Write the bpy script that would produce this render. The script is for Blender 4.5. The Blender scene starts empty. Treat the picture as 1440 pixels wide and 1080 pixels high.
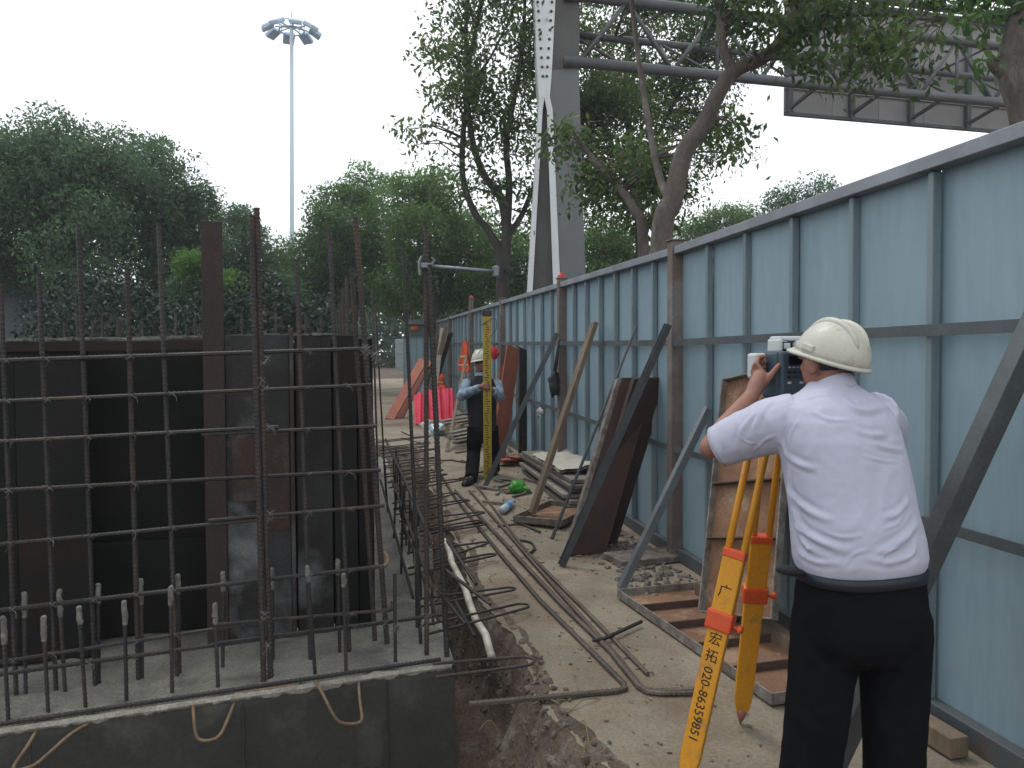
import bpy, bmesh, math, random
import numpy as np
from mathutils import Vector, Matrix, noise
random.seed(7); RNG = np.random.default_rng(7)
S = bpy.context.scene
COL = S.collection
R = math.radians

# ------------------------------------------------------------------ camera
FPX, CX, CY, EYE = 1130.0, 720.0, 540.0, 1.6
YAW, PITCH, ROLL = R(10.5), R(1.9), R(0.25)
fwd = Vector((math.sin(YAW)*math.cos(PITCH), math.cos(YAW)*math.cos(PITCH), -math.sin(PITCH)))
rt0 = Vector((math.cos(YAW), -math.sin(YAW), 0)); up0 = rt0.cross(fwd)
rt = rt0*math.cos(ROLL) - up0*math.sin(ROLL); up = up0*math.cos(ROLL) + rt0*math.sin(ROLL)
CAM = Vector((0, 0, EYE))
cd = bpy.data.cameras.new('camera'); cam = bpy.data.objects.new('camera', cd); COL.objects.link(cam)
m = Matrix.Identity(4)
for i in range(3):
    m[i][0] = rt[i]; m[i][1] = up[i]; m[i][2] = -fwd[i]; m[i][3] = CAM[i]
cam.matrix_world = m
cd.sensor_width = 36; cd.lens = 36*FPX/1440; cd.clip_end = 3000; cd.clip_start = 0.05
S.camera = cam

# ------------------------------------------------------------------ sky, sun, exposure
SUN_EL, SUN_AZ = R(64), R(-28)           # azimuth from +Y towards +X
w = bpy.data.worlds.new('World'); S.world = w; w.use_nodes = True
nt = w.node_tree; nt.nodes.clear()
wo = nt.nodes.new('ShaderNodeOutputWorld'); mx = nt.nodes.new('ShaderNodeMixShader')
b1 = nt.nodes.new('ShaderNodeBackground'); b2 = nt.nodes.new('ShaderNodeBackground')
sk = nt.nodes.new('ShaderNodeTexSky'); sk.sky_type = 'NISHITA'; sk.sun_disc = False
sk.sun_elevation = SUN_EL; sk.sun_rotation = SUN_AZ; sk.dust_density = 3.0; sk.air_density = 1.2
nt.links.new(sk.outputs[0], b1.inputs[0]); b1.inputs[1].default_value = 0.13
tc = nt.nodes.new('ShaderNodeTexCoord'); nz = nt.nodes.new('ShaderNodeTexNoise'); rp = nt.nodes.new('ShaderNodeValToRGB')
nz.inputs['Scale'].default_value = 1.6; nz.inputs['Detail'].default_value = 5
nt.links.new(tc.outputs['Generated'], nz.inputs['Vector']); nt.links.new(nz.outputs[0], rp.inputs[0])
rp.color_ramp.elements[0].position = .35; rp.color_ramp.elements[0].color = (.84, .93, 1.0, 1)
rp.color_ramp.elements[1].position = .62; rp.color_ramp.elements[1].color = (.98, 1.0, 1.0, 1)
nt.links.new(rp.outputs[0], b2.inputs[0]); b2.inputs[1].default_value = 1.28
mx.inputs[0].default_value = .86
nt.links.new(b1.outputs[0], mx.inputs[1]); nt.links.new(b2.outputs[0], mx.inputs[2]); nt.links.new(mx.outputs[0], wo.inputs[0])
sl = bpy.data.lights.new('sun', 'SUN'); so = bpy.data.objects.new('sun', sl); COL.objects.link(so)
sl.energy = 0.8; sl.angle = R(16); sl.color = (1, .97, .92)
sd = Vector((math.sin(SUN_AZ)*math.cos(SUN_EL), math.cos(SUN_AZ)*math.cos(SUN_EL), math.sin(SUN_EL)))
so.rotation_euler = sd.to_track_quat('Z', 'Y').to_euler(); so.location = (0, 0, 40)
S.view_settings.view_transform = 'Standard'; S.view_settings.look = 'None'
S.view_settings.exposure = 0.26; S.view_settings.gamma = 1.0
S.render.resolution_x, S.render.resolution_y = 1024, 768

# ------------------------------------------------------------------ where a pixel's ray meets something
def ray(x, y): return fwd + rt*((x-CX)/FPX) - up*((y-CY)/FPX)
def rise(Y): return 0.017*max(0.0, Y-6.0)
def G(x, y, z=0.0):
    d = ray(x, y); zz = z
    for _ in range(12):
        p = CAM + d*((zz-EYE)/d.z); zz = z + rise(min(p.y, 60))
    return p
def G0(x, y, z=0.0):
    d = ray(x, y); return CAM + d*((z-EYE)/d.z)
def FX(x, y, X=2.30):
    d = ray(x, y); return CAM + d*(X/d.x)
def FY(x, y, Y):
    d = ray(x, y); return CAM + d*(Y/d.y)
def D(x, y, t): return CAM + ray(x, y)*t
def onplane(x, y, P, n):
    d = ray(x, y); return CAM + d*((P-CAM).dot(n)/d.dot(n))

# ------------------------------------------------------------------ materials
def lin(r, g, b):
    f = lambda c: ((c/255+.055)/1.055)**2.4 if c > 10 else c/255/12.92
    return (f(r), f(g), f(b))
def mat(name, c1, c2=None, scale=4.0, rough=.8, bump=0.0, bscale=60.0, metal=0.0, stretch=(1, 1, 1), c3=None, s3=1.2, p3=(.52, .66),
        fine=.25, fscale=90.0, spec=.4, island=0.0, detail=6):
    M = bpy.data.materials.new(name); M.use_nodes = True; n = M.node_tree; L = n.links
    bs = n.nodes['Principled BSDF']; bs.inputs['Roughness'].default_value = rough; bs.inputs['Metallic'].default_value = metal
    bs.inputs['Specular IOR Level'].default_value = spec
    t = n.nodes.new('ShaderNodeTexCoord'); mp = n.nodes.new('ShaderNodeMapping'); mp.inputs['Scale'].default_value = stretch
    L.new(t.outputs['Object'], mp.inputs[0])
    oi = n.nodes.new('ShaderNodeObjectInfo'); ad = n.nodes.new('ShaderNodeVectorMath'); ad.operation = 'ADD'
    sc = n.nodes.new('ShaderNodeVectorMath'); sc.operation = 'SCALE'; sc.inputs[0].default_value = (37, 17, 29)
    L.new(oi.outputs['Random'], sc.inputs['Scale']); L.new(mp.outputs[0], ad.inputs[0]); L.new(sc.outputs[0], ad.inputs[1])
    def nse(s, d=detail):
        q = n.nodes.new('ShaderNodeTexNoise'); q.inputs['Scale'].default_value = s; q.inputs['Detail'].default_value = d
        q.inputs['Roughness'].default_value = .62; L.new(ad.outputs[0], q.inputs['Vector']); return q.outputs[0]
    def mixc(fac, a, b, mode='MIX'):
        q = n.nodes.new('ShaderNodeMix'); q.data_type = 'RGBA'; q.blend_type = mode
        if isinstance(fac, float): q.inputs[0].default_value = fac
        else: L.new(fac, q.inputs[0])
        for k, v in ((6, a), (7, b)):
            if isinstance(v, tuple): q.inputs[k].default_value = (*v, 1)
            else: L.new(v, q.inputs[k])
        return q.outputs[2]
    def rmp(v, a, b):
        q = n.nodes.new('ShaderNodeMapRange'); q.inputs[1].default_value = a; q.inputs[2].default_value = b; L.new(v, q.inputs[0]); return q.outputs[0]
    c = tuple(c1)
    if c2: c = mixc(rmp(nse(scale), .36, .64), tuple(c1), tuple(c2))
    if c3: c = mixc(rmp(nse(s3, 8), *p3), c, tuple(c3))
    if fine > 0:
        g = n.nodes.new('ShaderNodeMapRange'); g.inputs[1].default_value = .3; g.inputs[2].default_value = .7
        g.inputs[3].default_value = 1-fine; g.inputs[4].default_value = 1+fine; L.new(nse(fscale, 3), g.inputs[0])
        q = n.nodes.new('ShaderNodeVectorMath'); q.operation = 'SCALE'
        if isinstance(c, tuple): q.inputs[0].default_value = c
        else: L.new(c, q.inputs[0])
        L.new(g.outputs[0], q.inputs['Scale']); c = q.outputs[0]
    if island > 0:
        g = n.nodes.new('ShaderNodeMapRange'); g.inputs[3].default_value = 1-island; g.inputs[4].default_value = 1+island; L.new(oi.outputs['Random'], g.inputs[0])
        q = n.nodes.new('ShaderNodeVectorMath'); q.operation = 'SCALE'
        if isinstance(c, tuple): q.inputs[0].default_value = c
        else: L.new(c, q.inputs[0])
        L.new(g.outputs[0], q.inputs['Scale']); c = q.outputs[0]
    if isinstance(c, tuple): bs.inputs['Base Color'].default_value = (*c, 1)
    else: L.new(c, bs.inputs['Base Color'])
    rr = n.nodes.new('ShaderNodeMapRange'); rr.inputs[3].default_value = max(.05, rough-.15); rr.inputs[4].default_value = min(1, rough+.15)
    L.new(nse(scale*2.3, 4), rr.inputs[0]); L.new(rr.outputs[0], bs.inputs['Roughness'])
    if bump > 0:
        bp = n.nodes.new('ShaderNodeBump'); bp.inputs['Strength'].default_value = 1; bp.inputs['Distance'].default_value = bump
        L.new(nse(bscale, 6), bp.inputs['Height']); L.new(bp.outputs[0], bs.inputs['Normal'])
    return M
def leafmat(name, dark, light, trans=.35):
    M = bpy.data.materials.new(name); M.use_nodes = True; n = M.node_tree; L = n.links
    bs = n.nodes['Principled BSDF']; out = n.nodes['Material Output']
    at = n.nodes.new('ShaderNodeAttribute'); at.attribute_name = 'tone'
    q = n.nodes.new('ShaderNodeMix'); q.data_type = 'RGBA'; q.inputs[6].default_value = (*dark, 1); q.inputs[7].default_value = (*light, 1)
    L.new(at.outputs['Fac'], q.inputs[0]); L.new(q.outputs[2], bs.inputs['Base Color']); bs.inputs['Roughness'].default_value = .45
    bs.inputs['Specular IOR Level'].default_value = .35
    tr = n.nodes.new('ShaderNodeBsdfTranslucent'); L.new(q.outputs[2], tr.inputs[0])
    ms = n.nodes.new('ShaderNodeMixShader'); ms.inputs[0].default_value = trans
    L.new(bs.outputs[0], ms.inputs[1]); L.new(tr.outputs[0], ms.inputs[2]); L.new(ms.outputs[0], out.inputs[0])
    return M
MT = dict(
    path=mat('path_concrete', (.28, .235, .175), (.175, .142, .102), 1.1, .85, .010, 28, c3=(.15, .105, .068), s3=.8, p3=(.5, .68), fine=.22, fscale=70),
    dirt=mat('dirt', (.062, .043, .032), (.12, .085, .058), 3, .95, .03, 14, c3=(.14, .12, .10), s3=5, fine=.4, fscale=60),
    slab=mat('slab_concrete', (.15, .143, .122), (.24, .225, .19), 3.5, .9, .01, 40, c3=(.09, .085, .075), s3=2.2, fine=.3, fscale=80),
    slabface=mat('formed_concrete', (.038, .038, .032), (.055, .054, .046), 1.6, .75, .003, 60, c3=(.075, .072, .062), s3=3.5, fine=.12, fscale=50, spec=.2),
    mortar=mat('pale_mortar', (.33, .31, .27), (.22, .2, .17), 9, .95, .01, 70),
    rebar=mat('dark_steel_bar', (.032, .030, .029), (.045, .039, .036), 5, .6, 0, metal=.2, c3=(.062, .043, .034), s3=3, p3=(.5, .7), fine=.3, island=.25),
    rustbar=mat('rusty_bar', (.046, .034, .029), (.036, .030, .028), 6, .75, 0, c3=(.068, .043, .033), s3=4, fine=.3, island=.2),
    dustbar=mat('dusty_bar', (.105, .082, .064), (.07, .056, .046), 6, .8, 0, c3=(.14, .105, .075), s3=3, fine=.25, island=.15),
    tanbar=mat('tan_rust_bar', (.20, .14, .085), (.13, .075, .045), 9, .8, 0, fine=.2),
    coat=mat('mortar_splash', (.20, .19, .17), (.11, .10, .09), 30, .95, .004, 120),
    wire=mat('tie_wire', (.2, .2, .19), (.1, .09, .085), 20, .45, 0, metal=.6, fine=0),
    form=mat('dark_form_steel', (.011, .011, .010), (.018, .017, .016), 2.2, .7, .002, 30, c3=(.024, .017, .014), s3=1.4, fine=.2, island=.25, spec=.12),
    formgrey=mat('mortar_stained_form', (.055, .055, .054), (.03, .027, .025), 2, .8, .003, 30, c3=(.16, .168, .168), s3=1.5, p3=(.52, .64), fine=.2, island=.2, spec=.15),
    formrust=mat('rusty_form', (.055, .032, .024), (.035, .026, .022), 3, .85, .003, 30, c3=(.09, .085, .08), s3=2, fine=.25),
    ibeam=mat('rusty_beam', (.045, .029, .024), (.034, .026, .023), 6, .85, .003, 50, fine=.25),
    fence=mat('fence_sheet', (.245, .335, .385), (.23, .315, .36), .9, .42, .004, 2.5, c3=(.19, .255, .29), s3=1.1, p3=(.54, .75), fine=.06, fscale=20, island=.035, stretch=(1, 1, .16)),
    fencerib=mat('fence_rib', (.19, .245, .265), (.165, .21, .23), 2, .45, 0, fine=.06, island=.06),
    rail=mat('fence_rail', (.10, .112, .12), (.08, .088, .092), 4, .55, 0, metal=.2, c3=(.14, .09, .06), s3=3, p3=(.6, .75), fine=.15),
    toprail=mat('fence_cap', (.25, .27, .30), (.18, .19, .21), 3, .5, 0, fine=.1),
    post=mat('fence_post', (.155, .115, .095), (.12, .10, .09), 4, .75, 0, c3=(.20, .18, .165), s3=2.5, fine=.2),
    brace=mat('grey_brace', (.10, .11, .115), (.075, .08, .082), 5, .5, 0, metal=.3, c3=(.15, .10, .07), s3=4, p3=(.6, .75), fine=.15, island=.2),
    galv=mat('galvanised_brace', (.19, .21, .22), (.14, .155, .165), 8, .42, 0, metal=.35, fine=.15),
    wood=mat('weathered_wood', (.21, .155, .105), (.14, .10, .07), 7, .85, .004, 40, stretch=(1, 1, .18), fine=.2, island=.2),
    greywood=mat('grey_wood', (.24, .215, .185), (.15, .13, .11), 9, .9, .004, 60, fine=.3, island=.3),
    redwood=mat('red_ply', (.34, .095, .055), (.25, .075, .048), 5, .7, .002, 40, c3=(.32, .20, .14), s3=4, p3=(.6, .75), fine=.2, island=.2),
    darkply=mat('dark_ply', (.030, .022, .020), (.05, .03, .025), 5, .8, .002, 40, fine=.2),
    brownply=mat('brown_board', (.07, .038, .032), (.045, .028, .025), 4, .75, .003, 30, fine=.2),
    stain=mat('mortar_edge_wood', (.22, .195, .17), (.11, .08, .065), 14, .95, .006, 70),
    rustplate=mat('rusted_plate', (.235, .125, .07), (.17, .085, .05), 3.5, .85, .002, 60, c3=(.30, .20, .13), s3=5, fine=.22, fscale=60),
    rustframe=mat('rusted_frame', (.10, .06, .045), (.075, .048, .04), 7, .85, .003, 60, fine=.25),
    mudframe=mat('mortar_caked_frame', (.25, .235, .21), (.13, .10, .08), 12, .95, .005, 60),
    sack=mat('pale_sheet', (.46, .44, .37), (.36, .34, .28), 6, .85, .004, 30, fine=.1),
    pink=mat('pink_tarp', (.86, .09, .15), (.74, .065, .11), 5, .6, 0, fine=.05),
    orange=mat('orange_cloth', (.72, .10, .025), (.55, .075, .025), 8, .75, 0, fine=.1),
    reflect=mat('reflective_tape', (.5, .48, .3), None, fine=.05, rough=.3),
    redplastic=mat('red_plastic', (.45, .025, .022), None, rough=.35, fine=.05),
    black=mat('black_nylon', (.016, .016, .018), (.028, .028, .03), 9, .7, .002, 60, fine=.15),
    green=mat('green_plastic', (.05, .30, .03), (.035, .22, .02), 12, .3, 0, fine=0),
    clear=mat('clear_plastic', (.45, .55, .58), (.35, .42, .45), 12, .2, 0, fine=0),
    bluelabel=mat('blue_label', (.08, .3, .62), None, rough=.4, fine=0),
    pvc=mat('white_pipe', (.52, .50, .44), (.34, .30, .24), 8, .6, 0, fine=.15),
    steelpaint=mat('column_grey', (.16, .163, .168), (.135, .137, .14), .9, .7, .002, 20, c3=(.13, .125, .12), s3=.5, fine=.08),
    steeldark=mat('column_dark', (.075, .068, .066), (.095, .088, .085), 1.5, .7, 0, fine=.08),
    colwhite=mat('chipped_white_paint', (.66, .67, .67), (.56, .56, .55), 2.5, .6, 0, c3=(.12, .10, .09), s3=9, p3=(.66, .71), stretch=(1, 1, .35), fine=.08),
    truss=mat('truss_steel', (.12, .12, .125), (.09, .09, .092), 2, .6, 0, metal=.2, fine=.1),
    bill=mat('board_back', (.29, .275, .265), (.24, .23, .22), 1.2, .6, 0, c3=(.33, .31, .295), s3=.6, fine=.06, island=.06),
    mast=mat('mast_grey', (.50, .58, .64), None, rough=.5, fine=.04),
    lamp=mat('lamp_hazed_grey', (.46, .56, .70), None, rough=.5, fine=.04),  # distance haze put into the lamp colour as a pale blue
    bark=mat('bark', (.115, .09, .075), (.075, .062, .055), 6, .9, .015, 22, stretch=(1, 1, .4), c3=(.17, .15, .13), s3=4, fine=.25, fscale=40),
    barkd=mat('dark_bark', (.055, .048, .043), (.035, .03, .028), 6, .9, .012, 22, stretch=(1, 1, .4), fine=.25),
    leafnear=leafmat('leaf_near', (.034, .062, .020), (.125, .19, .05), .48),
    leaffar=leafmat('leaf_far', (.040, .082, .042), (.115, .20, .085), .38),
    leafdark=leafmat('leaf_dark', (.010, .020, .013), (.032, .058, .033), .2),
    leafmid=leafmat('leaf_mid', (.055, .115, .036), (.15, .26, .07), .45),
    leafbright=leafmat('leaf_bright', (.06, .14, .03), (.13, .25, .05), .35),
    skin=mat('skin', (.29, .135, .095), (.24, .11, .08), 9, .55, .0008, 220, fine=.06, fscale=60),
    hair=mat('hair', (.012, .011, .010), None, rough=.6, fine=.2),
    shirt=mat('white_shirt', (.45, .445, .54), (.43, .425, .51), 5, .8, .0006, 500, fine=.03, fscale=300, spec=.2),
    trousers=mat('black_trousers', (.0055, .0055, .0065), (.0075, .0075, .0085), 4, .95, .001, 300, fine=.15, spec=.06),
    belt=mat('belt_leather', (.012, .013, .022), None, rough=.5, fine=.1),
    shoe=mat('shoe', (.014, .013, .012), None, rough=.45, fine=.2),
    helmet=mat('helmet_white', (.49, .48, .41), (.45, .43, .36), 7, .42, .0006, 90, c3=(.30, .275, .22), s3=16, p3=(.60, .72), fine=.05),
    helmetliner=mat('helmet_liner', (.03, .06, .11), (.05, .10, .15), 20, .7, 0),
    vest=mat('dark_vest', (.013, .012, .015), (.02, .018, .022), 5, .85, .002, 80),
    denim=mat('blue_sleeve', (.34, .42, .50), (.12, .17, .25), 14, .85, .003, 60),
    yellow=mat('tripod_yellow', (.62, .27, .014), (.56, .235, .012), 3, .5, 0, c3=(.36, .18, .05), s3=14, p3=(.58, .70), fine=.10),
    redorange=mat('tripod_clamp', (.66, .085, .02), (.56, .07, .02), 8, .45, 0, fine=.06),
    tip=mat('tripod_tip', (.36, .14, .10), (.27, .11, .085), 9, .7, 0),
    ink=mat('ink', (.012, .010, .008), None, rough=.6, fine=0),
    instgrey=mat('instrument_grey', (.50, .53, .54), None, rough=.45, fine=.04),
    instblue=mat('instrument_blue', (.055, .08, .105), None, rough=.5, fine=.05),
    instdark=mat('instrument_dark', (.012, .014, .018), None, rough=.2, fine=0),
    keys=mat('instrument_keys', (.5, .52, .52), None, rough=.5, fine=0),
    staff=mat('staff_yellow', (.36, .25, .02), (.31, .21, .018), 4, .5, 0, fine=.06),
    wallgrey=mat('shed_wall', (.13, .15, .16), (.10, .12, .13), .8, .8, 0, fine=.06),
    roofgrey=mat('shed_roof', (.20, .22, .23), None, rough=.6, fine=.08),
    cabinet=mat('cabinet_grey', (.26, .30, .30), (.2, .23, .23), 2, .5, 0, fine=.08),
    gravel=mat('gravel', (.15, .118, .09), (.07, .052, .04), 6, .95, .006, 60, fine=.3),
    rubble=mat('rubble', (.20, .175, .15), (.11, .093, .08), 7, .95, .006, 60, fine=.3),
    chips=mat('wood_chips', (.28, .21, .15), (.15, .10, .075), 9, .95, 0, fine=.3),
    grass=mat('straw_grass', (.17, .15, .06), (.15, .13, .06), 3, .8, 0),
    amber=mat('amber_lens', (.5, .12, .02), None, rough=.3, fine=0),
)

# ------------------------------------------------------------------ mesh building
class MB:
    def __init__(s): s.v = []; s.f = []
    def add(s, vs, fs):
        o = len(s.v); s.v += [tuple(v) for v in vs]; s.f += [tuple(o+i for i in f) for f in fs]; return s
    def box(s, c, size, M3=None, taper=1.0):
        c = Vector(c); M3 = M3 or Matrix.Identity(3); a, b, h = size[0]/2, size[1]/2, size[2]/2
        vs = [c + M3 @ Vector((x*a*(taper if z > 0 else 1), y*b*(taper if z > 0 else 1), z*h)) for z in (-1, 1) for y in (-1, 1) for x in (-1, 1)]
        return s.add(vs, [(0, 2, 3, 1), (4, 5, 7, 6), (0, 1, 5, 4), (2, 6, 7, 3), (0, 4, 6, 2), (1, 3, 7, 5)])
    def bbox(s, c, size, M3=None, bev=.006):
        """box with chamfered edges"""
        bm = bmesh.new(); bmesh.ops.create_cube(bm, size=1)
        bmesh.ops.scale(bm, vec=size, verts=bm.verts)
        bmesh.ops.bevel(bm, geom=bm.edges[:], offset=min(bev, min(size)*.4), segments=2, affect='EDGES', profile=.5)
        M3 = M3 or Matrix.Identity(3); c = Vector(c); bm.verts.index_update()
        s.add([c + M3 @ v.co for v in bm.verts], [[v.index for v in f.verts] for f in bm.faces]); bm.free(); return s
    def beam(s, p0, p1, w, h, side=None, bev=0):
        p0, p1 = Vector(p0), Vector(p1); a = (p1-p0); L = a.length; a.normalize()
        sd_ = Vector(side) if side is not None else (Vector((0, 0, 1)) if abs(a.z) < .95 else Vector((1, 0, 0)))
        u = (sd_ - a*sd_.dot(a)).normalized(); v = a.cross(u)
        M3 = Matrix((u, v, a)).transposed()
        return (s.bbox if bev else s.box)((p0+p1)/2, (w, h, L), M3, **({'bev': bev} if bev else {}))
    def angle(s, p0, p1, w, th, side):
        """L-section bar"""
        p0, p1 = Vector(p0), Vector(p1); a = (p1-p0).normalized(); u = (Vector(side)-a*Vector(side).dot(a)).normalized(); v = a.cross(u)
        prof = [(0, 0), (w, 0), (w, th), (th, th), (th, w), (0, w)]
        vs = [q + u*x + v*y for q in (p0, p1) for x, y in prof]; n = 6
        return s.add(vs, [(i, (i+1) % n, n+(i+1) % n, n+i) for i in range(n)] + [tuple(range(n))[::-1], tuple(range(n, 2*n))])
    def tube(s, pts, r, n=8, caps=True):
        pts = [Vector(p) for p in pts]; k = len(pts); rs = r if isinstance(r, (list, tuple)) else [r]*k
        o = len(s.v); prev = None
        for i, p in enumerate(pts):
            a = (pts[min(i+1, k-1)] - pts[max(i-1, 0)]).normalized()
            if prev is None:
                h = Vector((0, 0, 1)) if abs(a.z) < .9 else Vector((1, 0, 0)); u = (h-a*h.dot(a)).normalized()
            else: u = (prev-a*prev.dot(a)).normalized()
            prev = u; v = a.cross(u)
            for j in range(n):
                q = 2*math.pi*j/n; s.v.append(tuple(p + (u*math.cos(q)+v*math.sin(q))*rs[i]))
        for i in range(k-1):
            for j in range(n):
                s.f.append((o+i*n+j, o+i*n+(j+1) % n, o+(i+1)*n+(j+1) % n, o+(i+1)*n+j))
        if caps:
            s.f.append(tuple(o+j for j in range(n))[::-1]); s.f.append(tuple(o+(k-1)*n+j for j in range(n)))
        return s
    def rebar(s, p0, p1, r=.0095, n=6, pitch=.022):
        p0, p1 = Vector(p0), Vector(p1); L = (p1-p0).length; k = max(2, int(L/pitch)); pts = []; rs = []
        for i in range(k):
            for q, rr in ((0, r*.83), (.5, r*.83), (.58, r*.98), (.92, r*.98)):
                pts.append(p0.lerp(p1, min(1, (i+q)/k))); rs.append(rr)
        return s.tube(pts, rs, n)
    def sphere(s, c, r, seg=12, rings=8, M3=None):
        c = Vector(c); r = r if isinstance(r, (tuple, list)) else (r, r, r); M3 = M3 or Matrix.Identity(3); vs = []; fs = []
        for i in range(rings+1):
            th = math.pi*i/rings
            for j in range(seg):
                ph = 2*math.pi*j/seg
                vs.append(c + M3 @ Vector((r[0]*math.sin(th)*math.cos(ph), r[1]*math.sin(th)*math.sin(ph), r[2]*math.cos(th))))
        for i in range(rings):
            for j in range(seg):
                fs.append((i*seg+j, (i+1)*seg+j, (i+1)*seg+(j+1) % seg, i*seg+(j+1) % seg))
        return s.add(vs, fs)
    def capsule(s, pts, rs, n=14):
        """tapered limb with round ends"""
        pts = [Vector(p) for p in pts]; P = []; Q = []
        a = (pts[1]-pts[0]).normalized(); b = (pts[-1]-pts[-2]).normalized()
        for q in (.995, .8, .45): P.append(pts[0]-a*rs[0]*q); Q.append(rs[0]*math.sqrt(1-q*q))
        P += pts; Q += list(rs)
        for q in (.45, .8, .995): P.append(pts[-1]+b*rs[-1]*q); Q.append(rs[-1]*math.sqrt(1-q*q))
        return s.tube(P, Q, n)
    def loft(s, rings, n=28, pw=2.4, caps=True):
        """rings: (centre, u vector, v vector) ellipses"""
        o = len(s.v); k = len(rings)
        for c, u, v in rings:
            for j in range(n):
                q = 2*math.pi*j/n; cx, sy = math.cos(q), math.sin(q)
                x = math.copysign(abs(cx)**(2/pw), cx); y = math.copysign(abs(sy)**(2/pw), sy)
                s.v.append(tuple(Vector(c)+Vector(u)*x+Vector(v)*y))
        for i in range(k-1):
            for j in range(n): s.f.append((o+i*n+j, o+i*n+(j+1) % n, o+(i+1)*n+(j+1) % n, o+(i+1)*n+j))
        if caps: s.f.append(tuple(o+j for j in range(n))[::-1]); s.f.append(tuple(o+(k-1)*n+j for j in range(n)))
        return s
    def mesh(s, name, origin=(0, 0, 0), smooth=False):
        me = bpy.data.meshes.new(name); o = Vector(origin)
        me.from_pydata([Vector(v)-o for v in s.v], [], s.f); me.update()
        bm = bmesh.new(); bm.from_mesh(me); bmesh.ops.recalc_face_normals(bm, faces=bm.faces); bm.to_mesh(me); bm.free()
        if smooth:
            me.polygons.foreach_set('use_smooth', [True]*len(me.polygons))
            me.update()
        return me
    def build(s, name, material, parent=None, smooth=False, origin=None):
        org = Vector(parent['_o']) if parent is not None else Vector(origin if origin is not None else (0, 0, 0))
        if origin is None and parent is None and s.v:
            a = np.array(s.v); org = Vector((a[:, 0].mean(), a[:, 1].mean(), a[:, 2].min()))
        me = s.mesh(name, org, smooth); return link(name, me, material, parent, org)
def link(name, me, material, parent=None, org=(0, 0, 0)):
    o = bpy.data.objects.new(name, me); COL.objects.link(o)
    if material is not None and not me.materials: me.materials.append(MT[material] if isinstance(material, str) else material)
    if parent is None: o.location = org
    else: o.parent = parent
    o['_o'] = tuple(org)
    return o
def thing(name, label, cat, loc=(0, 0, 0), group=None):
    o = bpy.data.objects.new(name, None); COL.objects.link(o); o.location = loc; o.empty_display_size = .1
    o['_o'] = tuple(loc); return tag(o, label, cat, group)
def tag(o, label, cat, group=None):
    o['label'] = label; o['category'] = cat
    if group: o['group'] = group
    return o
def struct(o): o['kind'] = 'structure'; return o
def smoothpts(pts, sub=5):
    """Catmull-Rom through (point, radius) pairs"""
    P = [Vector(p) for p, _ in pts]; Q = [r for _, r in pts]; out = []; ro = []
    for i in range(len(P)-1):
        a, b, c, d = P[max(i-1, 0)], P[i], P[i+1], P[min(i+2, len(P)-1)]
        for k in range(sub):
            t = k/sub
            out.append(.5*((2*b)+(c-a)*t+(2*a-5*b+4*c-d)*t*t+(3*b-a-3*c+d)*t**3)); ro.append(Q[i]*(1-t)+Q[i+1]*t)
    out.append(P[-1]); ro.append(Q[-1]); return out, ro
def remesh(mb, voxel, smooth_it=6, fac=.5):
    """closed shapes merged into one continuous skin"""
    me = mb.mesh('tmp'); o = bpy.data.objects.new('tmp', me); COL.objects.link(o)
    r = o.modifiers.new('r', 'REMESH'); r.mode = 'VOXEL'; r.voxel_size = voxel; r.use_smooth_shade = True
    if smooth_it:
        q = o.modifiers.new('s', 'SMOOTH'); q.factor = fac; q.iterations = smooth_it
    dg = bpy.context.evaluated_depsgraph_get(); dg.update()
    out = bpy.data.meshes.new_from_object(o.evaluated_get(dg)); bpy.data.objects.remove(o); bpy.data.meshes.remove(me)
    out.polygons.foreach_set('use_smooth', [True]*len(out.polygons)); return out
def place(me, name, material, parent):
    org = Vector(parent['_o']); me.transform(Matrix.Translation(-org)); me.materials.clear(); return link(name, me, material, parent, org)
def fbm(p, o=4): return noise.fractal(p, 1.0, 2.0, o)
# ================================================================== GROUND
def sstep(a, b, x):
    t = min(1, max(0, (x-a)/(b-a))); return t*t*(3-2*t)
def edgeX(Y): return .84 - .07*sstep(4.0, 4.9, Y) + .09*sstep(3.7, 3.2, Y) + .05*math.sin(Y*3.1) + .05*noise.noise((Y*1.7, 3, 0)) + .04*noise.noise((Y*6, 9, 0)) + .018*max(0, Y-8)
def gheight(X, Y):
    h = rise(min(Y, 60)) - .012
    if X < 1.2 and 1.0 < Y < 16:
        k = sstep(edgeX(Y)+.02, edgeX(Y)-(.34 if Y < 3.9 else .17), X) * sstep(1.0, 2.2, Y) * sstep(14, 13, Y)
        dep = .62 if Y < 4.2 else .5
        h -= k*dep
        if k > 0: h += k*.10*fbm((X*4, Y*4, 1)) + .03*k*fbm((X*14, Y*14, 5))
    if X < .30 and Y > 3.2: h = min(h, -.7) if Y < 13.2 else h
    return h
xs = sorted(set([round(-1.2+.05*i, 3) for i in range(52)] + [-160, -110, -80, -40, -20, -12, -8, -6.5, -5, -4, -3, -2.2, -1.6, 1.6, 1.9, 2.2, 2.6, 3.2, 4, 6, 9, 14, 25, 40, 80, 110, 160]))
ys = sorted(set([round(1.5+.05*i, 3) for i in range(120)] + [round(7.5+.2*i, 3) for i in range(34)] + [-80, -40, -20, -8, -3, 0, .6, 1, 14.5, 15, 16, 18, 20, 23, 26, 30, 36, 45, 60, 90, 130, 180]))
mb = MB(); nx = len(xs)
mb.v = [(x, y, gheight(x, y)) for y in ys for x in xs]
mb.f = [(j*nx+i, j*nx+i+1, (j+1)*nx+i+1, (j+1)*nx+i) for j in range(len(ys)-1) for i in range(nx-1)]
struct(mb.build('ground', 'dirt', origin=(0, 0, 0), smooth=True))
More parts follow.
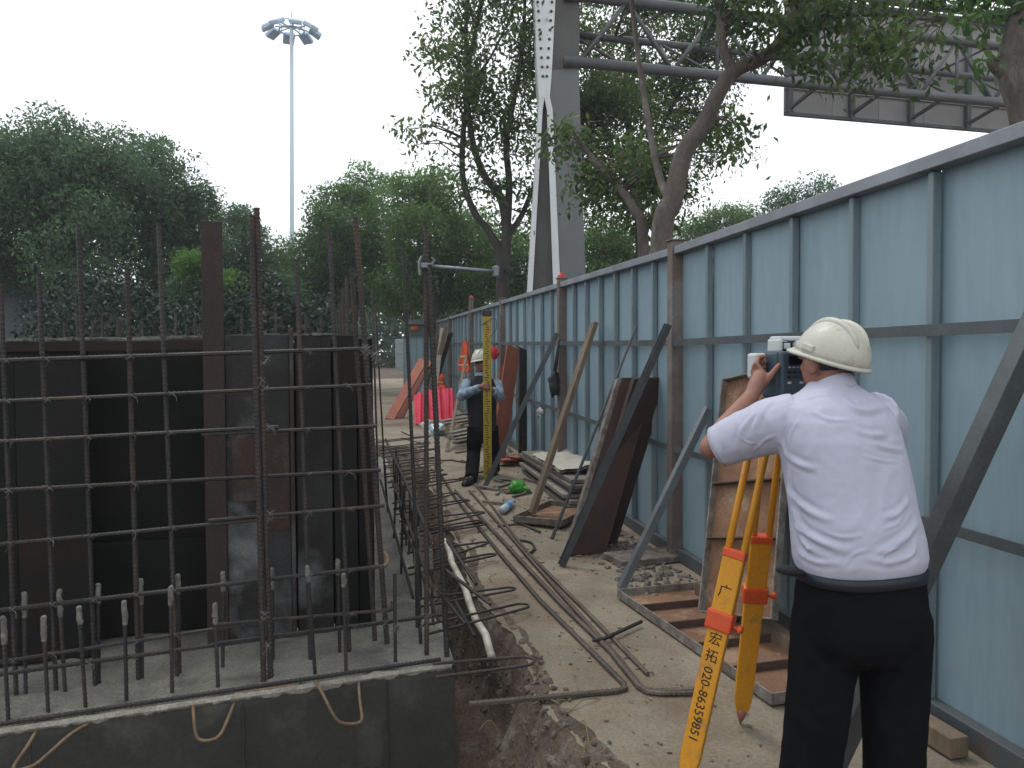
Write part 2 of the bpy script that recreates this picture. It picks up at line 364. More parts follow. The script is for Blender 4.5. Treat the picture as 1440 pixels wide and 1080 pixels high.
# concrete path, broken edge along the trench
mb = MB(); Ys = [1.0+.06*i for i in range(120)] + [8.3+.25*i for i in range(32)] + [17, 18.5, 20, 23, 27, 32, 40]; k = 0
def pedge(Y): return edgeX(Y) - 3.2*sstep(13.3, 15.5, Y) + .03*noise.noise((Y*15, 1, 4)) + .05*sstep(4.4, 3.0, Y)*noise.noise((Y*5, 7, 1))
cols = [0, .08, .25, .5, .75, 1.0]
for Y in Ys:
    e = pedge(Y)
    for j, c in enumerate(cols):
        x = e + (3.3-e)*c
        mb.v.append((x, Y, rise(Y) + .006*noise.noise((x*2, Y*2, 0)) - (.02 if j == 0 else 0)))
    mb.v.append((e+.01, Y, rise(Y)-.16))
n = len(cols)+1
for i in range(len(Ys)-1):
    for j in range(len(cols)-1): mb.f.append((i*n+j, i*n+j+1, (i+1)*n+j+1, (i+1)*n+j))
    mb.f.append((i*n+n-1, i*n, (i+1)*n, (i+1)*n+n-1))
struct(mb.build('path', 'path', origin=(0, 0, 0), smooth=False))

# ================================================================== FOUNDATION BLOCK
CORN = G0(640, 935); EDL = G0(0, 1030); ed = (EDL-CORN).normalized(); en = Vector((ed.y, -ed.x, 0)) 
if en.y > 0: en = -en                          # points out of the block, towards the camera
inn = -en
fb = thing('foundation_block', 'grey concrete foundation block with starter bars beside the trench', 'foundation', (CORN.x, CORN.y, -1.0))
SX = lambda Y: CORN.x - .012*(Y-CORN.y)
mb = MB(); NU = 150; LN = 5.2
def E0(u): return CORN + ed*u
vr = [0, .012, .03, .06, .12, .22, .4, .7, 1.0]
for i in range(NU+1):
    u = LN*i/NU; p = E0(u)
    for d in vr:
        q = p - Vector((0, 0, d)) + en*(.006*noise.noise((u*3, d*3, 2)) + (-.012+.012*noise.noise((u*9, 0, 5)) if d < .02 else 0))
        mb.v.append(tuple(q))
nv = len(vr)
for i in range(NU):
    for j in range(nv-1): mb.f.append((i*nv+j, i*nv+j+1, (i+1)*nv+j+1, (i+1)*nv+j))
ms = MB()                                     # the side towards the trench
for i in range(71):
    Y = CORN.y + 9*i/70
    for d in vr: ms.v.append((SX(Y)+.008*noise.noise((Y*4, d*4, 1)) - (.01 if d < .02 else 0), Y, -d))
for i in range(70):
    for j in range(nv-1): ms.f.append((i*nv+j, i*nv+j+1, (i+1)*nv+j+1, (i+1)*nv+j))
mb.add(ms.v, ms.f)
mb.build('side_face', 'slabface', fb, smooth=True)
for u in (.36, 1.05, 1.93, 2.6, 3.4):             # fins where the form boards met
    f_ = MB(); pts = [E0(u+.006*noise.noise((d*9, u, 0)))+en*.004-Vector((0, 0, d)) for d in [.03+.08*i for i in range(12)]]
    f_.tube(pts, [.004+.004*random.random() for _ in pts], 6); f_.build('form_fin', 'slabface', fb)
mb = MB(); dv = [0, .02, .05, .1, .16, .22, .3, .38, .46, .55, .65, .8, 1.0, 1.4, 2, 3, 5, 7, 9]
for i in range(NU+1):
    u = LN*i/NU; p = E0(u)
    for d in dv:
        q = p + Vector((SX(p.y+d)-SX(p.y), d, 0)) ; h = .016*fbm((q.x*6, q.y*6, 0)) + .008*fbm((q.x*25, q.y*25, 3))
        if d == 0: q += Vector((0, .012, 0)); h -= .004
        mb.v.append((q.x, q.y, h))
nd = len(dv)
mb.f = [(i*nd+j, (i+1)*nd+j, (i+1)*nd+j+1, i*nd+j+1) for i in range(NU) for j in range(nd-1)]
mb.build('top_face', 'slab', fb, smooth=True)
# ragged mortar lip along the front edge
mb = MB(); K = 300
for i in range(K+1):
    u = .02 + (LN-.1)*i/K; p = E0(u); wv = .006+.014*abs(fbm((u*11, 2, 2))); dr = .005+.026*abs(fbm((u*7, 5, 1)))+.014*max(0, noise.noise((u*31, 1, 0)))
    for q in (p+inn*.03+Vector((0, 0, .006)), p+inn*.004+Vector((0, 0, .014+.008*noise.noise((u*20, 0, 0)))), p+en*wv+Vector((0, 0, -.002)), p+en*wv*.7+Vector((0, 0, -dr)), p-en*.004+Vector((0, 0, -dr-.01))): mb.v.append(tuple(q))
for i in range(K):
    for j in range(4): mb.f.append((i*5+j, i*5+j+1, (i+1)*5+j+1, (i+1)*5+j))
mb.build('mortar_lip', 'mortar', fb)
# front starter bars: near row, short, tops caked with mortar
def starter(base, top, r, parent, coated=True, m='rebar'):
    base = Vector(base); top = Vector(top)
    b = MB().rebar(base-Vector((0, 0, .05)), top, r).build('starter_bar', m, parent)
    if coated:
        c = MB(); d = (top-base).normalized(); L = random.uniform(.06, .13); pts = []; rs = []
        for i in range(8):
            q = i/7; pts.append(top - d*L*(1-q) + Vector((.002*random.uniform(-1, 1),)*3)); rs.append(r*(.9+.32*math.sin(min(1, q*1.3+.12)*2.4)+.16*random.random()))
        pts.append(top+d*.006); rs.append(r*.8)
        c.tube(pts, rs, 8).build('mortar_cap', 'coat', b)
    return b
for (bx, by), (tx, ty) in (((12, 1008), (4, 868)), ((68, 1000), (61, 868)), ((121, 992), (111, 854)), ((178, 985), (175, 846)), ((242, 975), (240, 826)), ((307, 967), (302, 850)),
                           ((444, 948), (432, 797)), ((487, 944), (483, 808)), ((556, 932), (555, 806))):
    b = G0(bx, by); starter(b, onplane(tx, ty, b, en), .0105, fb, bx < 500)
for (bx, by), (tx, ty) in (((36, 976), (34, 834)), ((92, 971), (83, 831)), ((139, 962), (138, 822)), ((200, 955), (198, 815)), ((253, 946), (250, 809)), ((313, 938), (314, 805)), ((384, 925), (382, 800)), ((478, 918), (475, 787))):
    b = G0(bx, by); starter(b, onplane(tx, ty, b, en), .0105, fb, True)
# starter bars down the trench side: two rows
for i in range(16):
    Y = 4.75 + .3*i
    for X in (.40, .30) if i % 4 == 0 else (.40,):
        h = .46 + .10*random.random(); b = Vector((SX(Y)-.06+(X-.40)+random.uniform(-.015, .015), Y, 0))
        starter(b, b+Vector((random.uniform(-.03, .03), random.uniform(-.03, .03), h)), .010, fb, i < 9 and random.random() < .6)
# starter bars of the far side, tops just over the forms
for px, py in ((55, 441), (91, 455), (108, 440), (130, 450), (144, 443), (167, 449), (200, 452), (247, 440), (262, 457), (274, 448), (282, 452), (340, 440), (388, 440), (430, 442), (452, 445)):
    t = FY(px, py, 10.6); t.x -= 0; starter(Vector((t.x, t.y, 0)), t, .017 if px != 167 else .03, fb, False, 'rustbar' if px in (167, 130) else 'rebar')
# hoop bars hanging off the front face
def hoop(pix, r, m, parent, name, z=None):
    q, rr = smoothpts([(p, r) for p in pix], 6); return MB().tube(q, r, 7).build(name, m, parent, smooth=True)
fo = lambda x, y, o: onplane(x, y, CORN+en*o, en)
hoop([fo(272, 992, -.02), fo(272, 1003, .10), fo(275, 1030, .14), fo(281, 1040, .15), fo(295, 1041, .16), fo(309, 1034, .15), fo(320, 1012, .10), fo(330, 986, -.02)], .0075, 'tanbar', fb, 'hoop_bar')
hoop([fo(444, 958, -.02), fo(452, 972, .10), fo(466, 1000, .14), fo(476, 1014, .15), fo(490, 1018, .15), fo(505, 1016, .15), fo(509, 1008, .14), fo(506, 985, .08), fo(504, 954, -.02)], .0075, 'tanbar', fb, 'hoop_bar')
hoop([fo(52, 1026, -.02), fo(38, 1050, .08), fo(20, 1077, .12), fo(24, 1083, .13), fo(48, 1076, .13), fo(70, 1058, .10), fo(100, 1032, .05), fo(130, 1014, -.02)], .0075, 'tanbar', fb, 'hoop_bar')
# hoop bars reaching across the trench to the path
HOOPS = [(751, 928, .03, .06, .05, -.10), (742, 850, .05, .05, -.27, -.40), (724, 827, .05, .04, -.12, -.25), (697, 779, .05, .035, -.30, -.44), (676, 732, .07, .04, -.42, -.60), (684, 736, .05, .04, -.30, -.42), (639, 693, .08, .05, -.5, -.75), (660, 703, .06, .04, -.4, -.6)]
for k in range(8):
    Y = 9.6+.6*k+random.uniform(-.1, .1); HOOPS.append((None, Y, .08+.05*random.random(), .05, -.35-.3*random.random(), -.7-.2*random.random()))
for k in range(3):
    HOOPS.append((None, 6.3+1.1*k+random.uniform(-.1, .1), .10+.2*random.random(), .04, -.2-.3*random.random(), -.55-.2*random.random()))
for tx, ty, s1, L, o1, o2 in HOOPS:
    t = G(tx, ty, s1) if tx else Vector((.95+.15*random.random(), ty, s1+rise(ty)))
    b = Vector((SX(t.y)-.12, t.y+o1, t.z+.0)); c = Vector((SX(t.y)-.12, t.y+o2, t.z-.01)); m1 = (b+c)/2; d = (t-m1).normalized(); sdv = Vector((-d.y, d.x, 0)).normalized()
    if sdv.dot(b-c) < 0: sdv = -sdv
    hoop([b, b.lerp(t+sdv*L, .5), t-d*.07+sdv*L, t-d*.025+sdv*L*.75, t, t-d*.025-sdv*L*.75, t-d*.07-sdv*L, c.lerp(t-sdv*L, .5), c], .0082, random.choice(['rustbar', 'rebar']), fb, 'hoop_bar')
# dark bar lying along the front edge
p0 = G0(-60, 1033, .02)+inn*.045; p1 = G0(622, 930, .025)+inn*.03
MB().rebar(p0, p1, .013).build('edge_bar', 'rebar', fb)
MB().tube([p0.lerp(p1, .52)+en*.025+Vector((0, 0, -.012)), p0.lerp(p1, .66)+en*.02+Vector((0, 0, -.012))], .008).build('edge_bar', 'tanbar', fb)

# ================================================================== REBAR CAGE (front mat, corner bars and side mat, all tied)
GA, GB = G0(0, 981), G0(545, 913); gd = (GB-GA).normalized(); gn = Vector((gd.y, -gd.x, 0))
if gn.y > 0: gn = -gn
cage = thing('rebar_cage', 'tied cage of tall dark ribbed bars standing on the foundation', 'rebar cage', (GA.x, GA.y, 0))
def cp(x, y, off=0.0): return onplane(x, y, GA+gn*off, gn)
def gbase(x, off=0.0):
    return onplane(x, 981-(981-913)*x/545, GA+gn*off, gn)
VB = []
for bx, tx, ty, r, off, m in ((-38, -52, 420, .0125, 0, 'rebar'), (23, 1, 400, .0125, 0, 'rebar'), (79, 55, 384, .0125, 0, 'rebar'), (134, 110, 315, .0125, 0, 'rebar'), (195, 179, 377, .014, 0, 'rustbar'), (249, 223, 314, .0125, 0, 'rebar'),
                              (437, 417, 364, .0135, 0, 'rebar'), (492, 463, 323, .0125, -.03, 'rebar'), (545, 500, 305, .017, -.10, 'rustbar'), (528, 494, 374, .015, -.16, 'rustbar')):
    b = gbase(bx, off); b.z = -.04; t = cp(tx, ty, off); VB.append((b, t))
    MB().rebar(b, t, r).build('vertical_bar', m, cage)
for (bx, by), (tx, ty), r, m in (((371, 957), (354, 302), .016, 'rustbar'), ((381, 955), (361, 292), .016, 'rustbar'), ((600, 921), (599, 318), .0145, 'rustbar'), ((629, 922), (603, 372), .0165, 'rebar'), ((592, 905), (567, 345), .011, 'rebar')):
    b = G0(bx, by); MB().rebar(b-Vector((0, 0, .04)), onplane(tx, ty, b, fwd), r).build('vertical_bar', m, cage)
# rusty bars of the side mat running away
for px, py, Y in ((487, 388, 6.2), (482, 405, 6.9), (478, 425, 7.6), (474, 440, 8.3), (484, 470, 7.1), (480, 462, 8.8)):
    t = FY(px, py, Y); MB().rebar((t.x+.02, t.y, -.03), t, .014, pitch=.03).build('vertical_bar', 'rustbar', cage)
for (bx, by), (tx, ty) in (((533, 720), (523, 400)), ((543, 700), (528, 428)), ((620, 640), (566, 348))):
    b = G0(bx, by); 
    if bx == 620: continue
    MB().rebar(b, onplane(tx, ty, b, fwd), .011, pitch=.03).build('vertical_bar', 'rustbar', cage)
wires = []
def hbar(a, b, off=.022, r=.0105, m='rebar'):
    p, q = cp(*a, off), cp(*b, off); MB().rebar(p, q, r).build('horizontal_bar', m, cage)
    for vb, vt in VB:
        s_ = (vb-p).dot(gd)/(q-p).dot(gd)
        if 0 < s_ < 1 and random.random() < .8: wires.append(p.lerp(q, s_))
hbar((-60, 509), (521, 490), r=.012); hbar((-60, 567), (523, 541)); hbar((-60, 624), (392, 600)); hbar((283, 611), (530, 599)); hbar((-60, 693), (536, 661), r=.0115)
hbar((-60, 771), (405, 727)); hbar((293, 732), (541, 711)); hbar((-60, 865), (540, 796), r=.0125, m='rebar')
hbar((-60, 940), (402, 869), .03); hbar((306, 878), (548, 858), .03, m='rustbar'); hbar((-60, 956), (646, 861), .15, r=.0125); hbar((300, 905), (560, 872), .155, r=.0095)
q, rr = smoothpts([(cp(538, 796, .022), .0125), (cp(543, 794, .0), .0125), (cp(545, 785, -.03), .0125), (cp(541, 776, -.06), .0125)], 5); MB().tube(q, .0125, 7).build('hook_end', 'tanbar', cage, True)
q, rr = smoothpts([(cp(546, 858, .03), .0105), (cp(551, 856, .0), .0105), (cp(552, 846, -.03), .0105)], 5); MB().tube(q, .0105, 7).build('hook_end', 'rustbar', cage, True)
# side mat bars along the trench
for z, xo, y0, y1 in ((.62, -.02, 4.3, 9.5), (.36, -.02, 4.3, 8), (.16, .02, 4.35, 7.0), (.22, -.10, 4.6, 9)):
    MB().rebar((SX(y0)+xo-.08, y0, z), (SX(y1)+xo-.12, y1, z+.03), .0115, pitch=.03).build('horizontal_bar', random.choice(['rebar', 'rustbar']), cage)
for a, b in (((629, 760), (670, 822)), ((618, 795), (690, 850)), ((616, 830), (655, 878)), ((640, 845), (668, 895))):
    p, q = onplane(*a, CORN+Vector((0, .2, 0)), fwd), onplane(*b, CORN+Vector((0, -.1, 0)), fwd)
    MB().rebar(p, q, .011).build('offcut_bar', 'rebar', cage)
mb = MB()
def knot(p):
    for k in range(2):
        a = p + gn*.015
        dv = Vector((random.uniform(-.03, .03), 0, random.uniform(-.04, .02))) + gn*random.uniform(0, .02)
        mb.tube([a, a+dv*.5+Vector((.008, 0, .006)), a+dv], .0012, 4)
    for k in (-1, 1): mb.tube([p+gn*.013-gd*.014+Vector((0, 0, .013*k)), p+gn*.017, p+gn*.013+gd*.014-Vector((0, 0, .013*k))], .0014, 4)
for p in wires: knot(p)
for px, py in ((374, 505), (372, 543), (380, 602), (378, 727), (372, 868), (378, 905), (514, 492), (527, 505), (556, 881), (596, 870)):
    for _ in range(2 if px < 500 else 6): knot(onplane(px+random.uniform(-5, 5), py+random.uniform(-8, 8), CORN+inn*.1, en))
o = mb.build('tie_wire', 'wire', cage); o['kind'] = 'stuff'
# scaffold tube clamped to the corner bar
cl = onplane(601, 374, G0(600, 921), fwd); en2 = onplane(697, 382, G0(600, 921), fwd)
tb = thing('scaffold_tube', 'thin grey tube clamped across the top of the corner bars', 'tube', cl)
MB().tube([cl, en2], .010, 10).build('tube', 'galv', tb, True)
c = MB(); c.bbox(cl+Vector((-.01, 0, .0)), (.05, .05, .03), bev=.006); c.tube([cl+Vector((-.03, 0, .05)), cl+Vector((-.045, 0, .02)), cl+Vector((-.04, 0, -.05))], .008, 8); c.tube([cl+Vector((.02, 0, .045)), cl+Vector((.04, 0, .03)), cl+Vector((.015, 0, .0))], .007, 8)
c.build('clamp', 'galv', tb); MB().bbox(en2, (.03, .06, .06), bev=.008).build('clamp', 'galv', tb)

# ================================================================== INNER FORMWORK
FA, FB_ = G0(0, 940), G0(528, 884); fd = (FB_-FA).normalized(); fn = Vector((fd.y, -fd.x, 0))
if fn.y > 0: fn = -fn
fw = thing('formwork_wall', 'dark steel formwork wall of upright panels behind the rebar cage', 'formwork', (FA.x, FA.y, 0))
def fpt(x, y, o=0.0): return onplane(x, y, FA+fn*o, fn)
FU = Matrix((fd, -fn, Vector((0, 0, 1)))).transposed()
def fpanel(x0, x1, ytop, m, o=0.0, th=.05, zb=0.01, name='panel'):
    yb = 940-(940-884)*(x0+x1)/2/528; a, b = fpt(x0, yb, o), fpt(x1, yb, o); t = fpt((x0+x1)/2, ytop, o)
    wd = (b-a).length-.001; c = (a+b)/2; h = t.z-zb
    ob = MB().bbox(Vector((c.x, c.y, zb+h/2)) - fn*th/2, (wd, th, h), FU, bev=.006).build(name, m, fw)
    return ob
fpanel(-190, -60, 482, 'form'); fpanel(-60, 30, 482, 'form'); fpanel(30, 128, 481, 'form')
fpanel(128, 300, 479, 'form', -.42); fpanel(128, 300, 760, 'form', -.30, .05)
fpanel(322, 366, 471, 'formgrey'); fpanel(366, 412, 470, 'formgrey'); fpanel(330, 362, 615, 'formrust', .004, .004, .8, name='patch'); fpanel(368, 410, 605, 'formrust', .004, .004, .62, name='patch'); fpanel(412, 418, 462, 'formrust', .02, .07, name='rib'); fpanel(420, 470, 470, 'formgrey', -.015); fpanel(472, 505, 471, 'form', -.03); fpanel(506, 528, 476, 'form', -.05)
fpanel(292, 322, 311, 'ibeam', .03, .012, name='beam_flange'); fpanel(303, 309, 313, 'ibeam', .017, .12, name='beam_web'); fpanel(292, 320, 312, 'ibeam', -.105, .012, name='beam_flange')
a, b = fpt(-190, 940, -.09), fpt(128, 940, -.09); a.z = b.z = 0
MB().beam(a+Vector((0, 0, .85)), b+Vector((0, 0, .85)), 1.66, .03).build('light_stop_board', 'form', fw)  # unseen board added to stop light showing through the panel seams
a, b = fpt(300, 905, -.12), fpt(524, 884, -.12); a.z = b.z = 0
MB().beam(a+Vector((0, 0, .85)), b+Vector((0, 0, .85)), 1.66, .03).build('light_stop_board', 'form', fw)  # same added light stop behind the right-hand panels
for x in (128, 300):
    a, b = fpt(x, 920, -.02), fpt(x, 920, -.5); a.z = b.z = .85; MB().beam(a, b, 1.66, .03).build('reveal_board', 'form', fw)
a, b = fpt(-190, 482), fpt(300, 477)
MB().beam(a+Vector((0, 0, -.03))-fn*.0+fn*.012, b+Vector((0, 0, -.03))+fn*.012, .05, .02).build('waler', 'form', fw)
zt = fpt(412, 470).z; c = FB_.copy()
# sides and back closing the box; cut steps for the receding right side
back = Vector((SX(12)-.55, 12, 0)); sideA = fpt(528, 884, -.05)
nseg = 8
for i in range(nseg):
    p, q = sideA.lerp(Vector((sideA.x-.25, 11.6, 0)), i/nseg), sideA.lerp(Vector((sideA.x-.25, 11.6, 0)), (i+1)/nseg)
    d = (q-p); MB().bbox((p+q)/2+Vector((-.03, 0, zt/2)), (.05, d.length-.01, zt-.02), bev=.006).build('panel', 'form', fw)
lf = fpt(-190, 960)
for p, q in ((lf, Vector((lf.x-.2, 11.6, 0))),):
    MB().box((p+q)/2+Vector((0, 0, zt/2)), (.05, (q-p).length, zt)).build('panel', 'form', fw)
MB().box(((lf.x+sideA.x)/2, 11.6, zt/2), (sideA.x-lf.x, .05, zt)).build('panel', 'form', fw)
# roof sheet added to keep sky light out of the recess
a, b = fpt(128, 480, -.44), fpt(300, 479, -.44)
MB().bbox((a+b)/2 - fn*.5+Vector((0, 0, .0)), ((b-a).length+.1, 1.05, .03), FU, bev=.005).build('recess_shade_cover', 'formgrey', fw)
mb = MB()                                     # pale mortar crumbs along the panel tops
for i in range(170):
    x = random.uniform(-60, 470)
    if 285 < x < 325: continue
    y = 479-9*x/470; p = fpt(x, y, -.02 if not 128 < x < 300 else -.44); p.z = (fpt(x, 482-11*x/470).z if False else p.z)
    mb.box(p+Vector((0, 0, .002)), (random.uniform(.01, .05), random.uniform(.01, .03), random.uniform(.006, .016)), FU)
o = mb.build('mortar_crumbs', 'coat', fw); o['kind'] = 'stuff'

# ================================================================== SITE FENCE
FXX = 2.41
fence = thing('site_fence', 'pale blue-green steel sheet fence with brown posts along the path', 'fence', (FXX, 2, 0))
posts = [1.95, 5.97, 9.63, 13.9, 18.0, 22.5, 26.2]
NP = 7
sheet = {}
def mk(name, key, builder, m, loc, parent):
    """alike pieces share one mesh"""
    if key not in sheet: sheet[key] = builder().mesh(name)
    o = link(name, sheet[key], m, parent, parent['_o']); o.location = Vector(loc)-Vector(parent['_o']); return o
H_TOP = 2.40
for bi in range(len(posts)-1):
    y0, y1 = posts[bi], posts[bi+1]; pw = (y1-y0)/NP; bay = round(pw, 4)
    for k in range(NP):
        yc = y0+pw*(k+.5); z0 = rise(yc)
        def sh(pw=pw):
            b = MB(); b.bbox((0, 0, H_TOP/2+.02), (.006, pw+.012, H_TOP-.02), bev=.002); return b
        o = mk('panel', ('p', bay), sh, 'fence', (FXX+.05+.008*(k % 2), yc, z0), fence)
        o.rotation_euler = (0, random.uniform(-.002, .002), random.uniform(-.004, .004))
        if k > 0:
            mk('rib', 'rib', lambda: MB().bbox((0, 0, H_TOP/2+.01), (.046, .036, H_TOP-.04), bev=.006), 'fencerib', (FXX+.022, yc-pw/2, z0), fence)
    for z, hh, m in ((.88, .045, 'rail'), (1.705, .05, 'rail')):

        MB().beam((FXX-.036, y0+.05, z+rise(y0)+.003), (FXX-.036, y1-.05, z+rise(y1)+.003), hh, .008, (0, 0, 1)).build('rail', m, fence)
    MB().beam((FXX+.01, y0+.05, 2.425+rise(y0)), (FXX+.01, y1-.05, 2.425+rise(y1)), .06, .085, (0, 0, 1), bev=.004).build('top_rail', 'toprail', fence)
    MB().beam((FXX+.02, y0+.05, .05+rise(y0)), (FXX+.02, y1-.05, .05+rise(y1)), .10, .06, (0, 0, 1), bev=.004).build('bottom_rail', 'rail', fence)
for i, y in enumerate(posts):
    z0 = rise(y); ht = 2.50 if i != 4 else 2.72
    p = MB().bbox((FXX-.0, y, z0+ht/2-.05), (.10, .10, ht+.1), bev=.008).build('post', 'post', fence)
    MB().bbox((FXX, y, z0+ht+.006), (.125, .125, .014), bev=.004).build('cap', 'post', p)
    if i in (2, 4):
        c = MB(); c.tube([(FXX, y, z0+ht+.013), (FXX, y, z0+ht+.04), (FXX, y, z0+ht+.05), (FXX, y, z0+ht+.075)], [.055, .05, .03, .02], 12); c.build('warning_cap', 'redplastic', p)
# short return at the far end
ye = 26.2; fr = thing('return_fence', 'short pale blue sheet fence closing the far end of path', 'fence', (1.9, ye, rise(ye)))
for k in range(5):
    x = 2.3-.2*k; MB().bbox((x-.1, ye, rise(ye)+1.0), (.19, .01, 1.9), bev=.003).build('panel', 'fence', fr); MB().box((x-.2, ye-.02, rise(ye)+1.0), (.03, .03, 1.9)).build('rib', 'fencerib', fr)
MB().beam((2.34, ye-.05, rise(ye)+1.96), (1.3, ye-.05, rise(ye)+1.96), .05, .05).build('top_rail', 'rail', fr)
# ================================================================== STEEL COLUMN, GANTRY TRUSS AND BOARD
TC = 15.0
col = thing('gantry_column', 'tall grey steel column with chipped white edges behind the fence', 'column', D(785, 400, TC) - Vector((0, 0, 3.0)))
def cpx(x, y, t=TC): return D(x, y, t)
back_v = Vector((fwd.x, fwd.y, 0)).normalized()
def prism(rows, depth, name, m, off=0.0, parent=col):
    """rows: (y, xl, xr) in pixels of the face at depth TC; the face is given real depth"""
    b = MB(); n = len(rows)
    for y, xl, xr in rows:
        for x in (xl, xr):
            p = cpx(x, y) - back_v*off; b.v += [tuple(p), tuple(p+back_v*depth)]
    for i in range(n-1):
        o = i*4
        b.f += [(o, o+2, o+6, o+4), (o+2, o+3, o+7, o+6), (o+3, o+1, o+5, o+7), (o+1, o, o+4, o+5)]
    b.f += [(0, 1, 3, 2), (n*4-4, n*4-2, n*4-1, n*4-3)]
    return b.build(name, m, parent)
prism([(640, 778, 834), (405, 783, 824), (97, 771, 814)], .8, 'shaft', 'steelpaint')
prism([(97, 769, 815), (-120, 776, 815)], .82, 'collar', 'steeldark', .01)  # dark plate standing in for the truss's shadow on the shaft
prism([(640, 732, 800), (405, 746, 785), (155, 761, 773), (120, 763, 772)], .70, 'web', 'steeldark', -.10)
prism([(640, 724, 734), (405, 742, 749), (155, 757, 763), (136, 758, 766)], .9, 'edge_plate', 'colwhite', .03)
prism([(640, 782, 795), (405, 778, 788), (155, 769, 777), (136, 765, 773)], .05, 'edge_plate', 'colwhite', .03)
pl = prism([(138, 758, 773), (100, 755, 776), (0, 752, 781), (-120, 746, 788)], .9, 'edge_plate', 'colwhite', .033)
for i in range(9):
    y = 4+13*i
    for x in ((758-2+i*.9), (776-i*.9)):
        p = cpx(x, y) - back_v*.04; MB().sphere(p, (.028, .028, .028), 8, 5).build('rivet', 'steeldark', pl)
# truss
L0, L1 = cpx(815, 88), D(1425, 152, 17.6); gx = (L1-L0); gx.z = 0; gl = gx.length; gx.normalize(); gy = Vector((-gx.y, gx.x, 0)); zL = 7.1
truss = thing('gantry_truss', 'dark tubular steel truss reaching from the column past the trees', 'truss', L0 + Vector((0, 0, 0)))
TL = gl+4.5
def tp(s, d, z): return Vector((L0.x, L0.y, 0)) + gx*s + gy*d + Vector((0, 0, z))
for d in (0, .6):
    for z, r in ((zL, .10), (zL+1.22, .10)) if d == 0 else ((zL+.75, .07),):
        MB().tube([tp(-.3, d, z), tp(TL, d, z)], r, 12).build('chord', 'truss', truss, True)
nb = int(TL/.95)
for i in range(nb):
    s0, s1 = i*.95, (i+1)*.95
    z0, z1 = (zL, zL+1.22) if i % 2 == 0 else (zL+1.22, zL)
    MB().tube([tp(s0, 0, z0), tp(s1, 0, z1)], .042, 8).build('diagonal', 'truss', truss, True)
    if i % 3 == 2: MB().tube([tp(s1, 0, zL), tp(s1, 0, zL+1.22)], .038, 8).build('upright', 'truss', truss, True)
    MB().tube([tp(s0, 0, z0), tp(s0, .6, zL+.75)], .03, 8).build('cross_tube', 'truss', truss, True)
    MB().tube([tp(s1, 0, z0), tp(s0, .6, zL+.75)], .028, 6).build('diagonal', 'truss', truss, True)
# billboard seen from behind
sb = 5.0; zb0, zb1 = 6.76, 9.3; db = 1.0
board = thing('advertising_board', 'grey back of a large advertising board fixed to the truss', 'billboard', tp(sb, db, zb0))
s = sb; BE = TL+1.0
Mg = Matrix((gx, gy, Vector((0, 0, 1)))).transposed()
while s < BE:
    MB().bbox(tp(s+.6, db, (zb0+zb1)/2), (1.19, .03, zb1-zb0), Mg, bev=.008).build('backing_sheet', 'bill', board); s += 1.2
for z in (zb0+.03, zb1-.03): MB().beam(tp(sb, db-.06, z), tp(BE, db-.06, z), .07, .07).build('frame_rail', 'truss', board)
for z in (7.35, 8.0, 8.7): MB().beam(tp(sb, db-.05, z), tp(BE, db-.05, z), .05, .05).build('frame_rail', 'bill', board)
s = sb+.1
while s < BE:
    MB().beam(tp(s, db-.08, zb0), tp(s, db-.08, zb1), .11, .09, gx).build('upright', 'truss', board)
    MB().beam(tp(s, db-.1, zL-.2), tp(s+.05, .10, zL-.02), .06, .06).build('bracket', 'truss', board); s += 1.55
MB().tube([tp(sb+.5, db-.35, zb1+.0), tp(BE, db-.35, zb1+.0)], .085, 12).build('top_tube', 'truss', board, True)

# ================================================================== HIGH MAST
MX = FY(411, 350, 52); mtop = FY(410, 26, 52)
mast = thing('light_mast', 'very tall pale mast carrying a ring of floodlights behind the trees', 'light mast', (MX.x, 52, rise(52)))
MB().tube([(MX.x, 52, rise(52)), (MX.x, 52, 10), (mtop.x, 52, mtop.z)], [.17, .14, .115], 16).build('pole', 'mast', mast, True)
cz = mtop.z - .75; c0 = Vector((mtop.x, 52, cz))
ring = [c0 + Vector((.75*math.cos(a), .75*math.sin(a), 0)) for a in [i*math.pi/12 for i in range(25)]]
MB().tube(ring, .05, 8).build('ring', 'lamp', mast, True); MB().tube([p+Vector((0, 0, .45)) for p in ring], .04, 8).build('ring', 'lamp', mast, True)
for i in range(8):
    a = R(12)+i*math.pi/4; u = Vector((math.cos(a), math.sin(a), 0)); v = Vector((-u.y, u.x, 0))
    arm = MB().tube([c0+u*.1+Vector((0, 0, .2)), c0+u*1.0+Vector((0, 0, .12))], .045, 8); arm.tube([c0+u*.75, c0+u*.75+Vector((0, 0, .45))], .03, 6); arm.build('arm', 'lamp', mast, True)
    tl = (u*.85 - Vector((0, 0, .52))).normalized(); nn = v.cross(tl)
    M3 = Matrix((tl, v, nn)).transposed()
    l = MB().bbox(c0+u*1.42+Vector((0, 0, .06)), (.78, .72, .28), M3, bev=.07).build('floodlight', 'lamp', mast)
MB().tube([c0+Vector((0, 0, .5)), c0+Vector((0, 0, 1.15))], .05, 8).build('lightning_rod', 'lamp', mast, True)

